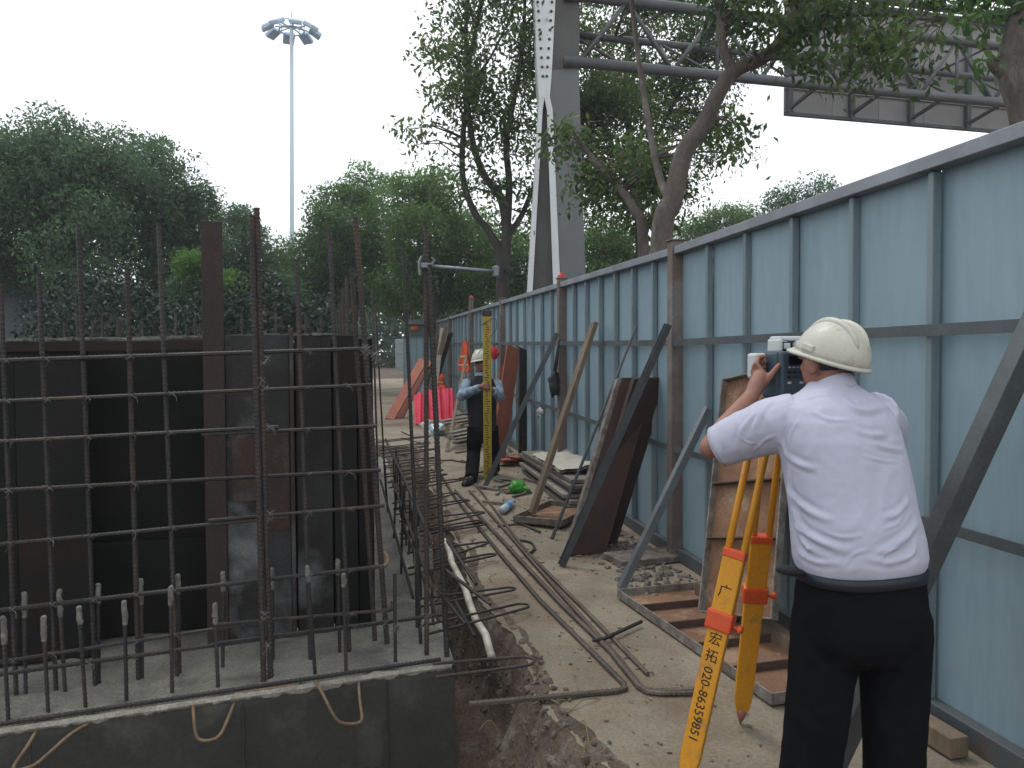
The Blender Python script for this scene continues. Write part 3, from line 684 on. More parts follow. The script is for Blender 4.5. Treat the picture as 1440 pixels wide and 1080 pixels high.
# ================================================================== TREES
def leafmesh(name, C, size, droop, tone, aspect=.42):
    """C: (n,3) leaf positions; a folded rhombus each"""
    n = len(C); g = RNG
    a = g.normal(size=(n, 3)); a[:, 2] -= droop; a /= np.linalg.norm(a, axis=1, keepdims=True)
    b = g.normal(size=(n, 3)); b -= a*np.sum(a*b, 1, keepdims=True); b /= np.linalg.norm(b, axis=1, keepdims=True)
    c = np.cross(a, b); L = size*g.uniform(.65, 1.25, (n, 1)); W = L*aspect*.5
    V = np.empty((n, 4, 3)); V[:, 0] = C; V[:, 1] = C+a*L*.45+b*W+c*W*.35; V[:, 2] = C+a*L; V[:, 3] = C+a*L*.45-b*W+c*W*.35
    me = bpy.data.meshes.new(name); me.vertices.add(n*4); me.vertices.foreach_set('co', V.reshape(-1))
    me.loops.add(n*4); me.loops.foreach_set('vertex_index', np.arange(n*4, dtype=np.int32)); me.polygons.add(n)
    me.polygons.foreach_set('loop_start', np.arange(0, n*4, 4, dtype=np.int32)); me.update(calc_edges=True)
    at = me.attributes.new('tone', 'FLOAT', 'FACE'); at.data.foreach_set('value', np.clip(tone, 0, 1).astype(np.float32)); return me
def ell(px, py, rx, ry, t, rt_):
    return (np.array(D(px, py, t)), rx*t/FPX, rt_, ry*t/FPX)
def tree(name, label, base, limbs, blobs, ncl, lpc, size, leafm, barkm, crad, droop=.6, group=None, limb_r=.03, shell=.5, twig=True, sides=8, leaf_tone=(.0, 1.0), ball=False):
    """limbs: pixel-free list of [(point, radius), ...]; blobs: ellipsoids (centre, rx, ry, rz) of foliage"""
    base = Vector(base); T = thing(name, label, 'tree', base, group)
    nodes = []; tr = MB()
    for lb in limbs:
        p, r = smoothpts(lb, 5); tr.tube(p, r, sides+2); nodes += [(q, rr) for q, rr in zip(p, r)]
    tot = sum(b[1]*b[2]*b[3] for b in blobs); CL = []
    for b in blobs:
        k = max(2, int(ncl*b[1]*b[2]*b[3]/tot))
        for _ in range(k):
            d = RNG.normal(size=3); d /= np.linalg.norm(d); r = RNG.uniform(shell**3, 1)**(1/3)
            CL.append(b[0] + d*r*np.array([b[1], b[2], b[3]]))
    P = []; tn = []; up_nodes = nodes[len(nodes)//6:]
    na = np.array([q for q, _ in up_nodes]); br = MB()
    for c in CL:
        dd = na - c; dist = np.sqrt((dd**2).sum(1)) + .8*np.maximum(0, na[:, 2]-c[2]); i = int(dist.argmin()); s_ = Vector(na[i]); cv = Vector(c)
        L = (cv-s_).length
        if twig and L > .15:
            mid = s_.lerp(cv, .5) + Vector((0, 0, .12*L)) + Vector(RNG.normal(size=3)*.05*L)
            r0 = min(up_nodes[i][1]*.5, limb_r*(.4+.35*min(L, 3)))
            br.tube([s_, mid, cv], [r0, r0*.6, .005], 5, caps=False)
        k = int(lpc*RNG.uniform(.6, 1.4)); rad = crad*RNG.uniform(.6, 1.3)
        q = np.clip(RNG.normal(size=(k, 3)), -1.9, 1.9)*np.array([.55, .55, .38])*rad + c
        if ball:
            dq = RNG.normal(size=(k, 3)); dq /= np.linalg.norm(dq, axis=1, keepdims=True); q = c + dq*(RNG.uniform(.12, 1, (k, 1))**.42)*rad*np.array([1, 1, .8])*(1+.07*RNG.normal(size=(k, 1)))
        P.append(q); base_t = RNG.uniform(*leaf_tone); tn.append(np.clip(base_t*.8 + RNG.uniform(0, .25, k) + .38*(q[:, 2]-c[2])/rad - .06, 0, 1))  # light from above put into the tone: each clump paler towards its top
    trunk = tr.build('trunk', barkm, T, True)
    if br.v: br.build('branches', barkm, trunk, True)
    me = leafmesh('crown', np.concatenate(P)-np.array(base), size, droop, np.concatenate(tn)); me.materials.append(MT[leafm])
    link('crown', me, None, T, base); return T
def up_to(p, h): return (Vector((p[0], p[1], rise(min(p[1], 60))-.1)))
# --- right street tree just behind the fence
t = 9.4; q = lambda x, y, tt=t: D(x, y, tt)
g0 = q(925, 400); g0.z = .0
limbs = [[(g0, .19), (q(930, 345), 0.135), (q(945, 285), 0.123), (q(962, 215), 0.111), (q(988, 178), 0.102), (q(1010, 132), 0.094), (q(1032, 100), 0.086), (q(1082, 76), 0.070), (q(1112, 30), 0.057), (q(1150, -20), 0.049), (q(1200, -60, 9.0), 0.037)],
         [(q(1030, 102), 0.074), (q(1016, 62), 0.057), (q(1012, 10), 0.049), (q(1000, -60), 0.037)],
         [(q(1090, 70), 0.049), (q(1150, 30, 9.0), 0.037), (q(1230, 20, 8.6), 0.025), (q(1330, 30, 8.2), 0.016)],
         [(q(945, 290), 0.057), (q(925, 240, 9.8), 0.045), (q(905, 130, 10.2), 0.037), (q(890, 20, 10.5), 0.029), (q(885, -60, 10.5), 0.025)],
         [(Vector((q(905, 400, 10.2).x, q(905, 400, 10.2).y, 0)), 0.082), (q(905, 350, 10.2), 0.074), (q(892, 295, 10.2), 0.061), (q(868, 262, 10.4), 0.049), (q(835, 225, 10.6), 0.037), (q(805, 185, 10.8), 0.025)]]
blobs = [ell(1030, 5, 45, 30, 9.6, .6), ell(880, 250, 70, 45, 10.8, .8), ell(1015, 190, 42, 38, 9.9, .5), ell(1100, 25, 60, 40, 9.0, .6), ell(1180, 60, 75, 44, 8.6, .6), ell(1265, 72, 70, 38, 8.2, .5),
         ell(1240, 5, 120, 25, 8.5, .6), ell(808, 185, 34, 40, 10.9, .4), ell(930, 290, 40, 28, 10.4, .5), ell(1000, -110, 220, 50, 9.6, 1.5)]
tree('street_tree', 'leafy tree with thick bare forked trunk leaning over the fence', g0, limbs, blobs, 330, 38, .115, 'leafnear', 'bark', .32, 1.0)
t = 21.0; g3 = q(900, 400, t); g3.z = .2
limbs = [[(g3, .16), (q(900, 330, t), .13), (q(890, 230, t), .10), (q(880, 120, t), .08), (q(890, 20, t), .05)], [(q(893, 260, t), .07), (q(930, 180, t), .05), (q(975, 90, t), .04)], [(q(893, 260, t), .07), (q(850, 180, t), .05), (q(830, 90, t), .04)]]
blobs = [ell(900, 70, 105, 95, 21, 1.8), ell(880, 200, 85, 80, 21, 1.5), ell(985, 110, 65, 85, 21.5, 1.4), ell(1010, 205, 45, 38, 21, .9), ell(860, 295, 45, 45, 21, 1.1), ell(955, 250, 45, 40, 21, 1.0), ell(960, -40, 150, 50, 21, 1.8), ell(1040, 60, 35, 60, 21, 1)]
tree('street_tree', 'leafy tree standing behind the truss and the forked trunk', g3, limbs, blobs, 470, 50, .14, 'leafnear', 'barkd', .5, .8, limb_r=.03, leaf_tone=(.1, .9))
# --- left multi-stemmed street tree
t = 16.5; g1 = q(705, 400, t); g1.z = .1
limbs = [[(g1, .24), (q(706, 385, t), 0.124), (q(690, 330, t), 0.081), (q(668, 300, t), 0.068), (q(651, 250, t), 0.062), (q(652, 180, t), 0.056), (q(660, 120, t), 0.053), (q(655, 50, t), 0.043), (q(660, -40, t), 0.031)],
         [(q(708, 385, t), 0.124), (q(712, 330, t), 0.099), (q(705, 280, t), 0.093), (q(680, 245, t), 0.074), (q(663, 190, t), 0.062), (q(657, 110, t), 0.053), (q(672, 30, t), 0.043), (q(690, -50, t), 0.031)],
         [(q(712, 335, t), 0.087), (q(716, 260, t), 0.074), (q(712, 200, t), 0.062), (q(725, 130, t), 0.050), (q(735, 60, t), 0.037), (q(740, -40, t), 0.031)],
         [(q(715, 330, t), 0.068), (q(735, 300, 16.8), 0.056), (q(760, 240, 17.2), 0.043), (q(800, 170, 17.5), 0.031)],
         [(q(660, 120, t), 0.031), (q(690, 80, t), 0.025), (q(720, 20, t), 0.019)]]
blobs = [ell(690, 60, 85, 95, 16.5, 1.6), ell(640, 110, 45, 80, 16.2, 1.0), ell(705, 190, 60, 75, 16.6, 1.2), ell(600, 185, 55, 28, 16, .7), ell(640, 250, 40, 40, 16.2, .7), ell(720, 290, 45, 50, 17, .9), ell(800, 120, 80, 120, 17.8, 1.4),
         ell(860, 200, 80, 110, 18.2, 1.4), ell(700, -70, 120, 60, 16.5, 1.8), ell(625, 40, 22, 30, 16, .6)]
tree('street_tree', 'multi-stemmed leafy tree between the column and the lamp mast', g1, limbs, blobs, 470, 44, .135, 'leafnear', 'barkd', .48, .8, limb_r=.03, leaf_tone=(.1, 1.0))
# --- trunk at the far right edge
t = 7.2; g2 = q(1452, 300, t); g2.z = 0
limbs = [[(g2, .19), (q(1450, 260, t), .17), (q(1446, 165, t), .15), (q(1428, 100, t), .15), (q(1432, 60, t), .14), (q(1450, 0, t), .13), (q(1475, -80, t), .1)],
         [(q(1425, 105, t), .10), (q(1400, 92, t), .06), (q(1392, 80, t), .03)]]
tree('street_tree', 'rough thick trunk with a pale green sprout beside the advertising board', g2, limbs, [ell(1384, 92, 16, 12, 7.15, .12), ell(1400, 10, 50, 18, 7.3, .4), ell(1460, -60, 100, 40, 7.2, .8)], 60, 26, .13, 'leafmid', 'bark', .2, .7, limb_r=.02)
# --- big dark trees on the left
def simple(px, ybot, t, h_px, blobs, name, label, ncl, lpc, size, leafm, crad, group=None, tone=(.0, .9), shell=.72, r=.2):
    c = blobs[0][0]; b = Vector((D(px, 500, t).x, D(px, 500, t).y, rise(min(D(px, 500, t).y, 60))))
    top = Vector(c); mid = b.lerp(top, .45) + Vector((.2, 0, 0))
    limbs = [[(b, r), (mid, r*.75), (top, r*.4)]]
    for bb in blobs[1:6]: limbs.append([(mid, r*.5), (mid.lerp(Vector(bb[0]), .5)+Vector((0, 0, .3)), r*.35), (Vector(bb[0]), r*.15)])
    return tree(name, label, b, limbs, blobs, ncl, lpc, size, leafm, 'barkd', crad, .4, group, shell=shell, leaf_tone=tone, limb_r=.03, sides=6, ball=True)
GL = 'trees along the left of the site'
simple(85, 0, 22, 0, [ell(70, 270, 95, 85, 22, 2.2), ell(20, 252, 70, 62, 22.5, 2), ell(100, 214, 50, 40, 22, 1.6), ell(105, 340, 60, 75, 21, 1.5), ell(150, 232, 40, 48, 22, 1.5), ell(-40, 310, 80, 90, 22, 2), ell(30, 365, 60, 32, 23.5, 1.5), ell(82, 184, 18, 14, 22, .6)],
       'broadleaf_tree', 'tallest dark rounded tree over the grey shed', 300, 230, .13, 'leaffar', .72, GL, r=.28)
simple(215, 0, 25, 0, [ell(205, 290, 60, 75, 25, 2), ell(232, 232, 32, 38, 25, 1.2), ell(185, 215, 25, 22, 25, 1), ell(262, 290, 38, 40, 25.5, 1.4), ell(215, 380, 85, 60, 26, 1.8), ell(290, 315, 30, 45, 26, 1.2)],
       'broadleaf_tree', 'dark ragged tree with sky gaps left of the rusty beam', 210, 220, .135, 'leaffar', .66, GL, r=.24)
simple(330, 0, 30, 0, [ell(325, 350, 38, 55, 30, 1.6), ell(345, 330, 24, 35, 30, 1.2), ell(300, 390, 45, 40, 30, 1.6), ell(370, 390, 40, 40, 32, 1.6), ell(385, 355, 28, 18, 33, 1.0), ell(395, 420, 40, 45, 33, 1.6)],
       'broadleaf_tree', 'small dark rounded tree between the rusty beam and the mast', 150, 190, .15, 'leaffar', .7, GL, r=.2)
simple(480, 0, 30, 0, [ell(500, 330, 55, 60, 30, 2), ell(455, 350, 42, 55, 30, 1.8), ell(525, 275, 32, 36, 30, 1.4), ell(475, 290, 32, 26, 30, 1.2), ell(440, 410, 50, 50, 31, 2), ell(420, 345, 18, 20, 30, .8), ell(525, 380, 55, 50, 31, 2)],
       'broadleaf_tree', 'blue-green bushy tree right of the light mast', 210, 220, .15, 'leafmid', .72, GL, (.0, .7), r=.24)
simple(600, 0, 27, 0, [ell(600, 330, 48, 55, 27, 1.8), ell(575, 280, 36, 30, 27, 1.4), ell(615, 270, 28, 24, 27, 1.1), ell(640, 340, 36, 40, 27.5, 1.4), ell(585, 400, 55, 42, 28, 1.8), ell(640, 410, 50, 30, 29, 1.6), ell(670, 360, 30, 60, 29, 1.4)],
       'broadleaf_tree', 'lighter green bushy tree behind the corner bars', 220, 200, .14, 'leafmid', .64, GL, (.15, 1.1), r=.22)
for px, py, w_, lb in ((266, 364, 19, 'clipped shrub with lime green top left of the rusty beam'), (324, 392, 15, 'clipped shrub with lime green top right of the rusty beam')):
    simple(px, 0, 19, 0, [ell(px, py+6, w_, 14, 19, .4), ell(px, py+10, w_*.9, 10, 19, .35)], 'clipped_shrub', lb, 30, 170, .07, 'leafbright', .28, 'clipped shrubs', (.2, .9), .2, .05)
    simple(px, 0, 19.3, 0, [ell(px, py+48, w_*1.15, 34, 19.3, .45), ell(px, py+60, w_*1.1, 30, 19.3, .45)], 'dark_shrub', 'dark drooping shrub under the lime topped one ' + ('left' if px < 300 else 'right') + ' of rusty beam', 40, 160, .12, 'leaffar', .35, 'dark shrubs', (0, .7), .2, .06)
simple(400, 0, 20, 0, [ell(395, 420, 32, 35, 20, .6), ell(385, 448, 40, 22, 20, .6)], 'dark_shrub', 'dark drooping shrub in front of the light mast', 50, 160, .12, 'leaffar', .36, 'dark shrubs', (0, .7), .2, .06)
# trees beyond the fence on the right
GRR = 'trees beyond the fence'
simple(1130, 0, 34, 0, [ell(1130, 290, 42, 30, 34, 1.4), ell(1160, 268, 14, 16, 34, .6), ell(1100, 285, 20, 18, 34, .8), ell(1120, 330, 60, 30, 34, 1.5)], 'broadleaf_tree', 'dark treetop rising over the fence below the advertising board', 90, 150, .15, 'leaffar', .7, GRR, r=.2)
simple(1020, 0, 38, 0, [ell(1025, 320, 42, 22, 38, 1.5), ell(985, 330, 30, 18, 38, 1.2), ell(1040, 300, 16, 10, 38, .7)], 'broadleaf_tree', 'low treetop over the fence right of the forked trunk', 70, 150, .16, 'leafmid', .7, GRR, r=.2)
simple(860, 0, 26, 0, [ell(850, 345, 40, 28, 26, 1.2), ell(885, 360, 30, 22, 26, 1.0), ell(840, 385, 40, 25, 26, 1.2)], 'broadleaf_tree', 'green treetop over the fence right of the steel column', 80, 140, .13, 'leafmid', .6, GRR, r=.16)
simple(740, 0, 27, 0, [ell(725, 370, 38, 40, 27, 1.3), ell(690, 395, 40, 30, 27, 1.3)], 'broadleaf_tree', 'green treetop over the fence left of the steel column', 90, 140, .13, 'leafmid', .6, GRR, r=.16)
# far wood closing the view
P = []
for i in range(56000):
    x = RNG.uniform(-70, 60); P.append((x, 62+RNG.uniform(-4, 6)+abs(x)*.1, rise(60)+RNG.uniform(0, 1)**1.15*(6.2+1.3*math.sin(x*.5)+.8*math.sin(x*1.7))))
me = leafmesh('far_wood', np.array(P), .75, .2, RNG.uniform(0, .5, len(P))); o = link('far_wood', me, 'leaffar'); o['kind'] = 'stuff'; o['label'] = 'dark mass of far trees behind the site'; o['category'] = 'trees'
P = []
for i in range(13000):
    x = RNG.uniform(-6.6, -.2); P.append((x, 17.8+RNG.uniform(-.9, .9), rise(17)+RNG.uniform(0, 1)**.8*(2.9+.35*math.sin(x*2.1)+.2*math.sin(x*5.3))))
hd = thing('hedge', 'dark leafy hedge row behind the formwork under the trees', 'hedge', (-7, 17.5, rise(17.5)))
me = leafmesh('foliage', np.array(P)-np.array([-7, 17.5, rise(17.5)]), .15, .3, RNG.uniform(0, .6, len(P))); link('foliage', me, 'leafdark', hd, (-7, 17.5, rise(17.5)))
st = MB()
for i in range(9): st.tube([(-6.4+.7*i, 17.7, rise(17)-.1), (-6.4+.7*i, 17.7, 1.9)], .03, 6)
st.build('stems', 'barkd', hd)
# ================================================================== FAR THINGS
sh = thing('site_shed', 'low grey shed with pale roof under the tall left tree', 'shed', FY(20, 480, 27)-Vector((0, 0, 1.9)))
c = FY(20, 440, 27.0); c.x -= 1.2
w_ = MB().bbox((c.x, c.y+1.5, 2.0), (6.6, 3, 3.3), bev=.03).build('wall', 'wallgrey', sh)
for k in range(6): MB().box((c.x-3+1.1*k, c.y-.015, 2.0), (.05, .03, 3.3)).build('batten', 'wallgrey', w_)
MB().bbox((c.x, c.y+1.4, 3.85), (7.0, 3.6, .45), bev=.05).build('roof', 'roofgrey', sh)
cb = G(566, 521); cbt = thing('metal_cabinet', 'pale grey metal cabinet standing at the far end of path', 'cabinet', cb)
hh = FY(566, 477, cb.y).z - cb.z; ww = (FY(575, 500, cb.y).x-FY(556, 500, cb.y).x)
MB().bbox(cb+Vector((0, .25, hh/2)), (ww, .5, hh), bev=.03).build('body', 'cabinet', cbt); MB().bbox(cb+Vector((0, -.01, hh*.72)), (ww*.9, .02, hh*.4), bev=.01).build('door', 'cabinet', cbt); MB().bbox(cb+Vector((0, -.01, hh*.28)), (ww*.9, .02, hh*.4), bev=.01).build('door', 'cabinet', cbt)
hb = Vector((FY(588, 460, 28).x, 28, rise(28))); hut = thing('guard_hut', 'small blue-grey hut with amber lamp beyond the return fence', 'hut', hb)
z1 = FY(588, 449, 28).z; MB().bbox(hb+Vector((0, .6, (z1-hb.z)/2-.1)), (.66, 1.2, z1-hb.z-.2), bev=.03).build('wall', 'wallgrey', hut); MB().bbox((hb.x, 28.6, z1-.1), (.8, 1.5, .18), bev=.03).build('roof', 'roofgrey', hut)
p = FY(583, 462, 27.9); MB().sphere(p, (.16, .1, .1), 10, 6).build('lamp', 'amber', hut)
# red and white road barrier far away
bb = G(545, 512); br_ = thing('road_barrier', 'low dark barrier with red panels at the far gate', 'barrier', bb)
for k in range(3): MB().bbox(bb+Vector((-.5+.45*k, 0, .55)), (.38, .06, .3), bev=.02).build('panel', 'redplastic', br_)
for k in range(4): MB().box(bb+Vector((-.72+.45*k, 0, .4)), (.05, .05, .8)).build('post', 'barkd', br_)
# ================================================================== THINGS ON THE PATH AND AGAINST THE FENCE
UP = Vector((0, 0, 1))
def lean(name, label, cat, p0, p1, w, th, m, side, bev=.003, group=None, kind='beam', r=.01):
    p0, p1 = Vector(p0), Vector(p1); T = MB()
    if kind == 'beam': T.beam(p0, p1, w, th, side, bev=bev)
    elif kind == 'tube': T.tube([p0, p1], r, 10)
    elif kind == 'channel':
        a = (p1-p0).normalized(); sd_ = Vector(side); u = (sd_-a*sd_.dot(a)).normalized(); v = a.cross(u)
        T.beam(p0, p1, w, th*.12, u, bev=.0015)
        for k in (-1, 1): T.beam(p0+u*k*(w/2-.003)+v*th*.5, p1+u*k*(w/2-.003)+v*th*.5, .006, th*.88, u)
    o = T.build(name, m, origin=p0); return tag(o, label, cat, group)
GB_ = 'steel braces leaning on the fence'
lean('steel_brace', 'dark steel brace leaning on fence behind the hanging bag', 'brace', G(684, 686), FX(786, 470, 2.31), .058, .05, 'brace', (0, 1, 0), group=GB_, kind='channel')
lean('steel_brace', 'dark square brace crossing in front of the wide dark boards', 'brace', G(793, 797), FX(943, 458, 2.31), .056, .05, 'brace', (0, 1, 0), group=GB_, kind='channel')
lean('steel_brace', 'short galvanised brace leaning low on fence by the rusty panels', 'brace', G(873, 828), FX(996, 574, 2.33), .06, .05, 'galv', (0, 1, 0), group=GB_)
lean('steel_brace', 'long dark square brace leaning beside the surveyor in white shirt', 'brace', G(1162, 1092), FX(1478, 412, 2.30), .075, .075, 'brace', (0, 1, 0), group=GB_)
tz = .10
lean('wood_plank', 'long weathered plank leaning on fence left of the thin rod', 'plank', G(748, 722, .06), FX(836, 454, 2.30), .115, .045, 'wood', (0, 1, .2))
mb = MB(); a, b = G(776, 758), FX(895, 459, 2.31); mb.tube([a, a.lerp(b, .35), b], [.017, .014, .011], 8)
tag(mb.build('thin_rod', 'brace', origin=a), 'thin dark rod leaning on fence between plank and wide boards', 'rod')
# two wide boards standing against the fence
a = G(812, 780); bt = FX(888, 533, 2.12); 
def wide(bl, br, tl, th, m, name, label, edgem):
    bl, br, tl = Vector(bl), Vector(br), Vector(tl); u = (br-bl); v = (tl-bl); n = u.cross(v).normalized()
    if n.dot(CAM-bl) < 0: n = -n
    T = thing(name, label, 'board', bl); M3 = Matrix((u.normalized(), -n, v.normalized())).transposed()
    c = bl+u/2+v/2
    MB().bbox(c-n*th/2, (u.length, th, v.length), M3, bev=.004).build('face', m, T)
    MB().bbox(c-u/2-u.normalized()*.012-n*th/2, (.045, th*1.05, v.length*.995), M3, bev=.006).build('edge', edgem, T)
    return T
b0 = G(796, 775); b1 = G(836, 782); t0 = FX(868, 533, 2.14)
wide(G(822, 772, .01), G(868, 764, .01), FX(897, 532, 2.24), .04, 'brownply', 'wide_board', 'wide dark brown board with plain edge standing against the fence', 'brownply')
wide(G(800, 781, .01), G(852, 777, .01), FX(874, 531, 2.14), .06, 'brownply', 'wide_board', 'wide dark brown board with mortar caked edge against the fence', 'stain')
# rusted steel form panels: one lying, one leaning
def formpanel(T, o, u, v, n, W, Lh, ribs, dep=.055):
    u, v, n = u.normalized(), v.normalized(), n.normalized(); M3 = Matrix((u, v, n)).transposed(); P = lambda a, b, c: o+u*a+v*b+n*c
    MB().bbox(P(W/2, Lh/2, .004), (W, Lh, .006), M3, bev=.001).build('plate', 'rustplate', T)
    for a in (.004, W-.004): MB().bbox(P(a, Lh/2, dep/2), (.010, Lh, dep), M3, bev=.002).build('flange', 'mudframe', T)
    for b in (.004, Lh-.004): MB().bbox(P(W/2, b, dep/2), (W-.02, .010, dep), M3, bev=.002).build('flange', 'mudframe', T)
    for b in ribs: MB().bbox(P(W/2, b*Lh, dep/2), (W-.02, .010, dep-.004), M3, bev=.002).build('stiffener', 'rustframe', T)
o = G0(1085, 992, .012); q1 = G0(868, 840, .012); v = q1-o; u = Vector((v.y, -v.x, 0)); 
if u.x < 0: u = -u
T = thing('form_panel', 'rusted ribbed steel form panel lying flat on the path', 'form panel', o); formpanel(T, o, u, v, UP, .56, v.length, (.2, .4, .6, .8))
o = G0(986, 862, .075); ur = G0(1092, 905, .075)-o; tp_ = FX(1019, 536, 2.30); v = tp_-o; u = ur - v*(ur.dot(v)/v.dot(v)); n = u.cross(v)
if n.dot(CAM-o) < 0: n = -n
T = thing('form_panel', 'rusted ribbed steel form panel leaning on fence behind the tripod', 'form panel', o); formpanel(T, o+Vector((.02, 0, 0)), u, v, n, .55, v.length, (.3, .53, .8))
# timber along the fence foot
lean('timber_beam', 'square brown timber lying along fence foot beside the surveyor', 'timber', G0(1350, 1052, .05), Vector((2.20, 5.0, .06)), .085, .085, 'wood', UP, bev=.006)
# stacked boards and the pale sheet at the fence foot
S0 = G(792, 716); S1 = G(733, 662)
dirs = (S1-S0); dirs.z = 0; dl = dirs.length; dirs.normalize(); sdx = Vector((dirs.y, -dirs.x, 0)); 
if sdx.x < 0: sdx = -sdx
for k in range(6):
    off = random.uniform(-.03, .05); z = .03 + .05*k + S0.z
    p = S0+sdx*(.12+off+.02*k)+Vector((0, 0, z-S0.z)) + dirs*random.uniform(-.12, .1); qq = S0+dirs*(dl+random.uniform(-.1, .25))+sdx*(.12+off)+Vector((0, 0, z-S0.z+.02))
    lean('stacked_board', ['lowest', 'second lowest', 'third lowest', 'fourth lowest', 'second highest', 'topmost'][k] + ' grey weathered board of the stack under the pale sheet', 'board', p, qq, .038, .26+.02*(k % 3), 'greywood', UP, group='boards stacked at the fence foot')
mb = MB(); K = 16
ctr = S0.lerp(S1, .45)+sdx*.40+Vector((0, 0, .40))
for i in range(K+1):
    for j in range(K+1):
        a_, b_ = i/K-.5, j/K-.5
        p = ctr + dirs*a_*1.75*(1-.25*abs(b_)) + sdx*b_*.74 + Vector((0, 0, .05*fbm((a_*3, b_*3, 2))+.10*b_-.10*max(0, -b_-.3)-.12*max(0, abs(a_)-.36)))
        mb.v.append(tuple(p))
mb.f = [(i*(K+1)+j, i*(K+1)+j+1, (i+1)*(K+1)+j+1, (i+1)*(K+1)+j) for i in range(K) for j in range(K)]
n0 = len(mb.v); mb.v += [(x, y, z-.03) for x, y, z in mb.v]; mb.f += [tuple(n0+i for i in f)[::-1] for f in mb.f]
tag(mb.build('pale_sheet', 'sack', smooth=True), 'pale cream sheet lying over the stacked boards', 'sheet')
# shallow wooden tray the plank stands on
o = G(722, 734, .03); u = G(790, 741, .03)-o; v = G(731, 706, .03)-o; v.z = 0; u.z = 0; v = v - u*(v.dot(u)/u.dot(u))
T = thing('wooden_tray', 'shallow rusty brown tray on the path under the plank', 'tray', o); W, Lh = u.length, v.length; u.normalize(); v.normalize(); M3 = Matrix((u, v, UP)).transposed()
MB().bbox(o+u*W/2+v*Lh/2, (W, Lh, .015), M3, bev=.003).build('base', 'rustplate', T)
for a_, s_ in ((o+u*W/2, (W, .02, .06)), (o+u*W/2+v*Lh, (W, .02, .06))): MB().bbox(a_+UP*.03, s_, M3, bev=.003).build('rim', 'stain', T)
for a_ in (o+v*Lh/2, o+u*W+v*Lh/2): MB().bbox(a_+UP*.03, (.02, Lh-.025, .06), M3, bev=.003).build('rim', 'stain', T)
# red boards and a dark board upright at the fence
lean('red_board', 'tall red plywood board standing on fence behind the staff holder', 'board', G(702, 650)+Vector((0, .15, 0)), FX(722, 488, 2.28), .26, .02, 'redwood', (1, .6, 0))
lean('dark_board', 'tall black board standing on fence beside the red board', 'board', G(727, 652)+Vector((.1, .1, 0)), FX(735, 490, 2.32), .24, .02, 'darkply', (.75, 1, 0))
lean('red_board', 'narrow red brown board leaning beside the red hard hat', 'board', G(697, 640), FX(706, 515, 2.2), .10, .025, 'redwood', (1, .4, 0))
for k in range(4):
    p = G(700, 657)+Vector((.35*random.random(), .25*random.random(), .02+.035*k)); d = Vector((.5, .25+random.uniform(-.2, .2), 0)).normalized()
    lean('offcut_board', ['lowest', 'second lowest', 'second highest', 'topmost'][k] + ' red plywood offcut piled by the foot of the tall red board', 'board', p-d*.1, p+d*.62, .022, .2, 'redwood', UP, group='red offcuts by the fence')
# plank pile beyond the staff holder
for k in range(9):
    p = G(640-3*k, 622-4.2*k, .03+.09*(k % 4)); d = Vector((.62, .55+random.uniform(-.15, .15), .04)).normalized()
    lean('pile_plank', 'grey plank in the loose pile beside the pink sheet', 'plank', p, p+d*1.3, .035, .14, 'greywood', UP, group='planks in the loose pile')
lean('thin_plank', 'narrow plank leaning left of the staff holder carrying orange cloth', 'plank', G(628, 636), FX(656, 500, 2.1), .05, .03, 'wood', (1, 0, 0))
for k, (bx, by, tx, ty) in enumerate(((600, 560, 628, 458), (608, 570, 622, 462), (606, 550, 634, 468), (596, 548, 616, 470), (590, 566, 606, 500))):
    lean('leaning_plank', ('brown', 'pale grey', 'blackened')[k % 3] + ' weathered plank leaning in the far bundle against the fence', 'plank', G(bx, by+12), FX(tx, ty, 2.25), .12, .04, ('wood', 'greywood', 'darkply')[k % 3], (1, 0, 0), group='planks bundled against the far fence')
for k, (bx, by, tx, ty) in enumerate(((548, 590, 596, 505), (560, 588, 602, 508))):
    lean('red_plank', ('long red plank sloping up behind the corner bars, farther from pink sheet', 'long red plank sloping up behind the corner bars, touching the pink sheet')[k], 'plank', G(bx, by), FY(tx, ty, G(bx, by).y+1.2), .24, .04, 'redwood', (1, 0, .4), group='red planks behind the corner bars')
# pink sheet hung over a low frame
c = G(612, 600); wd = (G(641, 600)-G(584, 600)).length; hh = FY(612, 549, c.y).z-c.z
tarp = thing('pink_sheet', 'bright pink red plastic sheet draped over a low trestle', 'tarpaulin', c); mb = MB(); K, V_ = 60, 10
for i in range(K+1):
    s_ = i/K
    for j in range(V_+1):
        w_ = j/V_; fold = .05*math.sin(s_*38)+.03*math.sin(s_*71+2)
        mb.v.append(tuple(c+Vector((-wd/2+wd*s_+.04*math.sin(s_*9)*w_, fold*(1-w_*.6)+.28*w_, .05+.02*math.sin(s_*23) + (hh-.05-(.06 if abs(s_-.5) > .42 else 0)-.05*math.sin(s_*5.5+1))*w_))))
n = V_+1; mb.f = [(i*n+j, (i+1)*n+j, (i+1)*n+j+1, i*n+j+1) for i in range(K) for j in range(V_)]
mb.build('sheet', 'pink', tarp, True)
for k in (-1, 1):
    MB().beam(c+Vector((k*wd*.42, .35, 0)), c+Vector((k*wd*.42, .35, hh-.12)), .05, .05).build('leg', 'wood', tarp)
MB().beam(c+Vector((-wd/2, .33, hh-.16)), c+Vector((wd/2, .33, hh-.16)), .05, .05).build('top_bar', 'wood', tarp)
